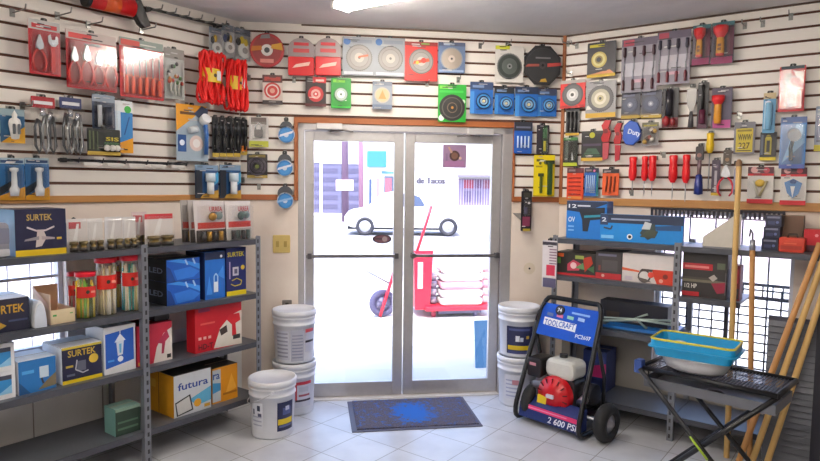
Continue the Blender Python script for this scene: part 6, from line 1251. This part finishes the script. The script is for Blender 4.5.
# parked car, side on
Yc = 21.5; x0, x1 = fx(347, Yc), fx(457, Yc); r = thing('car', 'white car parked across the street behind the glass doors', 'car', ((x0 + x1) / 2, Yc, -.1)); cl = (x1 - x0) / 2
CB = mat('#dedbdc', .3, 0, .02); hw_ = .82
prof = [(-cl, .35), (-cl, .62), (-cl * .93, .80), (-cl * .62, .92), (-cl * .36, 1.36), (-cl * .1, 1.47), (cl * .18, 1.46), (cl * .36, 1.36), (cl * .60, .98), (cl * .90, .88), (cl, .70), (cl, .34)]
low = [(cl * .86, .26), (-cl * .86, .26)]
m = MB(); m.prism(prof + low, -hw_, hw_, CB); m.build('body', r, .05)
m = MB(); GL = mat('#4c5870', .15)
m.prism([(-cl * .34, .96), (-cl * .28, 1.30), (-cl * .08, 1.38), (-cl * .06, .97)], -hw_ - .012, -hw_ + .02, mat('#c9c8d0', .25)); m.prism([(cl * .0, .97), (cl * .0, 1.38), (cl * .17, 1.37), (cl * .32, 1.28), (cl * .42, .98)], -hw_ - .012, -hw_ + .02, GL); m.build('side_window', r)
m = MB(); m.ball((cl * .43, -hw_ - .07, 1.0), .07, .05, .06, CB); m.build('mirror', r)
for x in (-cl * .64, cl * .82):
    Xw = Matrix.Translation((x, -hw_ + .09, .31)) @ Matrix.Rotation(PI / 2, 4, 'X')
    m = MB(); m.lathe([(.19, -.1), (.29, -.1), (.31, -.07), (.31, .07), (.29, .11), (.19, .11), (.19, -.1)], mat('#2a2a32', .7), 24, Xw); w_ = m.build('wheel', r)
    MB().lathe([(.19, .08), (.1, .1), (.04, .12), (.001, .12)], mat('#a4a4ac', .35, .4), 16, Xw).build('hub_cap', w_)
    Xw = Matrix.Translation((x, hw_ - .09, .31)) @ Matrix.Rotation(PI / 2, 4, 'X'); MB().lathe([(.001, -.1), (.29, -.1), (.31, 0), (.29, .1), (.001, .1)], mat('#2a2a32', .7), 16, Xw).build('wheel', r)
MB().box(-cl * .95, -.7, .2, cl * .95, .7, .3, BLACK).build('underbody', r)
# hand truck
p = at_z(382.5, 316, 0); RED = mat('#c41c34', .4); r = thing('hand_truck', 'red hand truck with a grey spoked wheel standing on the pavement outside the left door', 'hand truck', (p.x, p.y, -.008), .35)
Xw = Matrix.Translation((0, 0, .168)) @ Matrix.Rotation(PI / 2, 4, 'X')
m = MB(); m.lathe([(.10, -.03), (.15, -.04), (.167, -.02), (.168, 0), (.167, .02), (.15, .04), (.10, .03), (.10, -.03)], mat('#4a4664', .7), 24, Xw); w_ = m.build('wheel', r); m = MB(); m.lathe([(.105, -.012), (.105, .012), (.001, .02)], mat('#7a7690', .5, .3), 16, Xw)
for k in range(6): m.box(-.006, .02, .012, .006, .1, .024, mat('#55506c'), Xw @ Matrix.Rotation(2 * PI * k / 6, 4, 'Z'))
m.build('hub', w_)
m = MB(); m.tube([(-.05, -.06, .02), (.0, -.06, .17), (.14, -.06, .62), (.18, -.06, .75)], .02, RED, 8); m.tube([(.1, .3, .02), (.28, .3, .62), (.32, .3, .75)], .02, RED, 8); m.tube([(.12, -.06, .55), (.27, .3, .55)], .016, RED, 8); m.tube([(0, -.06, .17), (.15, .3, .17)], .014, RED, 8); m.build('frame', r)
m = MB(); m.tube([(.06, -.07, .42), (-.12, -.12, .52), (-.26, -.15, .60)], .01, mat('#8c8a94', .4, .4), 8); m.build('support_leg', r)
# red platform cart with cement bags
p0, p1 = at_z(421, 318, 0), at_z(487, 316, 0); ww = (p1 - p0).length; pc = (p0 + p1) / 2; rzc = math.atan2(p1.y - p0.y, p1.x - p0.x)
r = thing('platform_cart', 'red platform cart carrying the stacked bags outside the right door', 'cart', (pc.x, pc.y + .28, -.008), rzc); hw_ = ww / 2
m = MB(); m.box(-hw_, -.3, .09, hw_, .38, .14, RED); m.build('platform', r, .006)
m = MB(); m.box(-hw_ - .10, -.22, .10, -hw_ + .09, .30, .16, RED); m.box(-hw_ - .11, -.22, .14, -hw_ - .07, .3, .80, RED); m.add([(-hw_ - .12, -.23, .1), (-hw_ + .06, -.23, .1), (-hw_ + .10, -.23, .82), (-hw_ - .14, -.23, .82), (-hw_ - .12, -.20, .1), (-hw_ + .06, -.20, .1), (-hw_ + .10, -.20, .82), (-hw_ - .14, -.20, .82)], [(0, 1, 2, 3), (7, 6, 5, 4), (0, 4, 5, 1), (1, 5, 6, 2), (2, 6, 7, 3), (3, 7, 4, 0)], RED); m.build('side_panel', r, .004)
MB().tube([(-hw_ - .11, -.21, .78), (-hw_ + .02, -.21, 1.18), (-hw_ + .07, -.21, 1.36)], .018, RED, 8).build('handle', r)
m = MB(); m.box(-hw_ - .09, -.235, .36, -hw_ - .03, -.23, .68, mat('#e6dcdc')); m.build('label', r)
for x in (-hw_ * .72, hw_ * .55):
    for y in (-.2, .25): MB().cyl((x - .02, y, .045), (x + .02, y, .045), .045, mat('#a82a44' if x < 0 else '#6c6684', .6), 14).build('caster', r)
MB().box(-hw_ * .6, -.26, .05, hw_ * .7, .3, .09, mat('#5a5670')).build('chassis', r)
bc = ['#d8cfc8', '#cfc8c6', '#cf8f9c', '#dcd4cc', '#d6c8c4']
bl = ['lowest', 'second from bottom', 'middle pink', 'fourth from bottom', 'topmost']
zb = [.141]; th = .098
def bag(lx, ly, z, w, d, col, lab, grp):
    q = r0.matrix_basis @ Vector((lx, ly, z)); b = thing('cement_bag', lab, 'bag', q, rzc + random.uniform(-.03, .03), grp)
    m = MB(); n = 8; g = []
    for hz, k in ((0, .86), (th * .2, .98), (th * .5, 1.0), (th * .8, .98), (th, .86)): g.append([(x, y, hz) for x, y, _ in ring_rect(w / 2 * k, d / 2 * k, 0, .04)])
    loft(m, g, mat(col, .6)); m.build('sack', b); m = MB(); m.prints([('r', .1, .3, .6, .5, '#a49aa0'), ('r', .3, .55, .8, .65, '#b8a8ac')], -w / 2, th * .15, w, th * .7, -d / 2 - .004); m.build('printed_mark', b)
r0 = r
for k in range(5): bag(hw_ * .12, -.08, .1405 + k * (th + .002), hw_ * 1.28, .36, bc[k], bl[k] + ' bag of the front stack on the red cart', 'stacked bags on the red cart')
for k in range(5): bag(hw_ * .94, .06, .1405 + k * (th + .002), hw_ * .30, .42, ['#d8a8ac', '#d4b4b4', '#cf9aa4', '#d8bcb8', '#d4a4ac'][k], bl[k].replace('middle pink', 'middle') + ' pinkish bag of the narrow right stack on the cart', 'pinkish bags on the red cart')
for k in range(4): bag(-hw_ * .66, .08, .1405 + k * (th + .002), hw_ * .22, .40, ['#7c7690', '#9690a4', '#837c96', '#a09aac'][k], ['lowest', 'second from bottom', 'third from bottom', 'topmost'][k] + ' grey folded bag at the left of the cart stack', 'grey bags on the red cart')
# blue board by the right door
p = at_z(484, 367, 0); r = thing('leaning_board', 'blue-grey board standing outside behind the right glass door', 'board', (p.x, p.y, -.008), .2)
X = Matrix.Rotation(-.18, 4, 'X'); MB().box(-.075, 0, 0, .075, .02, .42, mat('#4a7aa0', .5), X).build('panel', r); MB().cyl((0, .15, 0), (0, .08, .38), .012, mat('#5c5a64'), 8).build('prop', r)
# railing and parked vehicle outside the right window
q0 = R.pt(.3, 0, -1.5); r = thing('railing', 'black iron railing outside the right window', 'railing', (q0.x, q0.y, -.008), R.rz)
m = MB(); RK = mat('#17171c', .5)
for z in (.69, .80): m.box(0, -.012, z - .012, 3.6, .012, z + .012, RK)
m.build('rail', r); m = MB()
for k in range(49): m.cyl((k * .075, 0, .69), (k * .075, 0, .80), .007, RK, 6)
m.build('picket', r)
for k in range(4): MB().box(k * 1.18, -.02, 0, k * 1.18 + .04, .02, .82, RK).build('post', r)
q0 = R.pt(3.2, 0, -9.0); r = thing('car', 'dark blue car parked outside the right window', 'car', (q0.x, q0.y, -.07), R.rz)
cl = 2.1; CB2 = mat('#5c6884', .3)
m = MB(); m.prism([(-cl, .35), (-cl, .7), (-cl * .6, .9), (-cl * .35, 1.32), (cl * .3, 1.36), (cl * .6, .95), (cl, .8), (cl, .35)], -.8, .8, CB2); m.build('body', r, .05)
m = MB(); m.prism([(-cl * .5, .92), (-cl * .32, 1.26), (cl * .26, 1.29), (cl * .5, .95)], .79, .815, mat('#2a3040', .15)); m.prism([(-cl * .5, .92), (-cl * .32, 1.26), (cl * .26, 1.29), (cl * .5, .95)], -.815, -.79, mat('#2a3040', .15)); m.build('side_window', r)
for x in (-cl * .62, cl * .62):
    for y in (-.72, .72): MB().cyl((x, y - .1, .31), (x, y + .1, .31), .31, mat('#222228', .7), 20).build('wheel', r)
q0 = R.pt(1.5, 0, -16.0); r = thing('building', 'pale pink wall building outside the right window', 'building', (q0.x, q0.y, -.1), R.rz)
MB().box(-9, -4, 0, 9, 0, 4.2, mat('#d8c4cc', .8)).build('wall', r); MB().box(-9.1, -4.1, 4.2, 9.1, .1, 4.4, mat('#b8a4a8', .8)).build('roof', r)
q0 = L.pt(-1.5, 0, -14.0); r = thing('building', 'long white wall building outside the left window', 'building', (q0.x, q0.y, -.1), L.rz)
MB().box(-10, -4, 0, 8, 0, 3.4, mat('#dedcdc', .8)).build('wall', r); MB().box(-10.1, -4.1, 3.4, 8.1, .1, 3.6, mat('#c4bcbc', .8)).build('roof', r)
# stickers on the door glass
def sticker(px0, py0, px1, py1, leafdoor, lab, kind):
    off = -.047; s0, z1 = B.hit(px0, py0, off); s1, z0 = B.hit(px1, py1, off); rt = thing('door_sticker', lab, 'sticker', B.pt((s0 + s1) / 2, z0, off), B.rz); w, h = s1 - s0, z1 - z0; m = MB()
    if kind == 'oval':
        f = lambda k, a=20: [(w / 2 * k * math.cos(2 * PI * i / a), h / 2 + h / 2 * k * math.sin(2 * PI * i / a)) for i in range(a)]
        m.prism(f(1), -.001, .001, mat('#1c1a1e')); m.build('backing', rt); m = MB(); m.poly(f(.82), -.0016, mat('#6a4450')); m.poly([(w * .14 + w * .14 * math.cos(2 * PI * i / 12), h * .5 + w * .14 * math.sin(2 * PI * i / 12)) for i in range(12)], -.0022, mat('#9c8a8c')); m.poly([(-w * .4, h * .46), (0, h * .42), (0, h * .62), (-w * .34, h * .6)], -.0022, mat('#3c2c34')); m.build('printed_face', rt)
    else:
        m.box(-w / 2, -.001, 0, w / 2, .001, h, mat('#8f7290')); m.build('backing', rt); m = MB()
        m.prints([('r', .08, .05, .92, .3, '#9c6c96'), ('c', .5, .52, .22, '#3c2020'), ('c', .5, .52, .14, '#6a4838'), ('p', [(.2, .9), (.28, .9), (.42, .68), (.34, .62)], '#b08a78'), ('c', .74, .42, .06, '#c8a890'), ('r', .12, .3, .2, .62, '#7c6484')], -w / 2, 0, w, h, -.0016); m.build('printed_face', rt)
sticker(372.5, 234.5, 391.5, 243.5, d1, 'small dark oval sticker on the left door glass above the push bar', 'oval')
sticker(443, 144.5, 466, 168, d2, 'square mauve sticker with a dark emblem at the top of the right door glass', 'square')
# ------------------------------------------------------------------ world, sun, camera
w = bpy.data.worlds.new('sky'); SC.world = w; w.use_nodes = True
nt = w.node_tree; bg = nt.nodes['Background']; sk = nt.nodes.new('ShaderNodeTexSky'); sk.sky_type = 'NISHITA'; sk.sun_disc = False
sk.sun_elevation = math.radians(62); sk.sun_rotation = math.radians(190); sk.air_density = 1.0; sk.dust_density = 2.5
nt.links.new(sk.outputs[0], bg.inputs['Color']); bg.inputs['Strength'].default_value = .95
su = bpy.data.lights.new('sun', 'SUN'); su.energy = 5; su.angle = .01; su.color = (1, .97, .93)
so = bpy.data.objects.new('sun', su); C.objects.link(so)
dsun = Vector((-.12, -.44, .89)).normalized(); so.rotation_euler = dsun.to_track_quat('Z', 'Y').to_euler(); so.location = (0, 0, 8)
cd = bpy.data.cameras.new('camera'); co = bpy.data.objects.new('camera', cd); C.objects.link(co)
cd.sensor_width = 36; cd.lens = 36 * F_PX / 820; cd.clip_start = .05; cd.clip_end = 300
M3 = Matrix((_R, _U, -_F)).transposed(); co.matrix_world = Matrix.Translation(CAM) @ M3.to_4x4()
SC.camera = co
vs = SC.view_settings; vs.view_transform = 'Standard'; vs.look = 'None'; vs.exposure = 0.42; vs.gamma = 1; vs.use_curve_mapping = False
SC.cycles.use_denoising = True; SC.cycles.max_bounces = 10; SC.cycles.transparent_max_bounces = 24; SC.cycles.sample_clamp_indirect = 6
for o in bpy.data.objects:
    if '_off' in o: del o['_off']
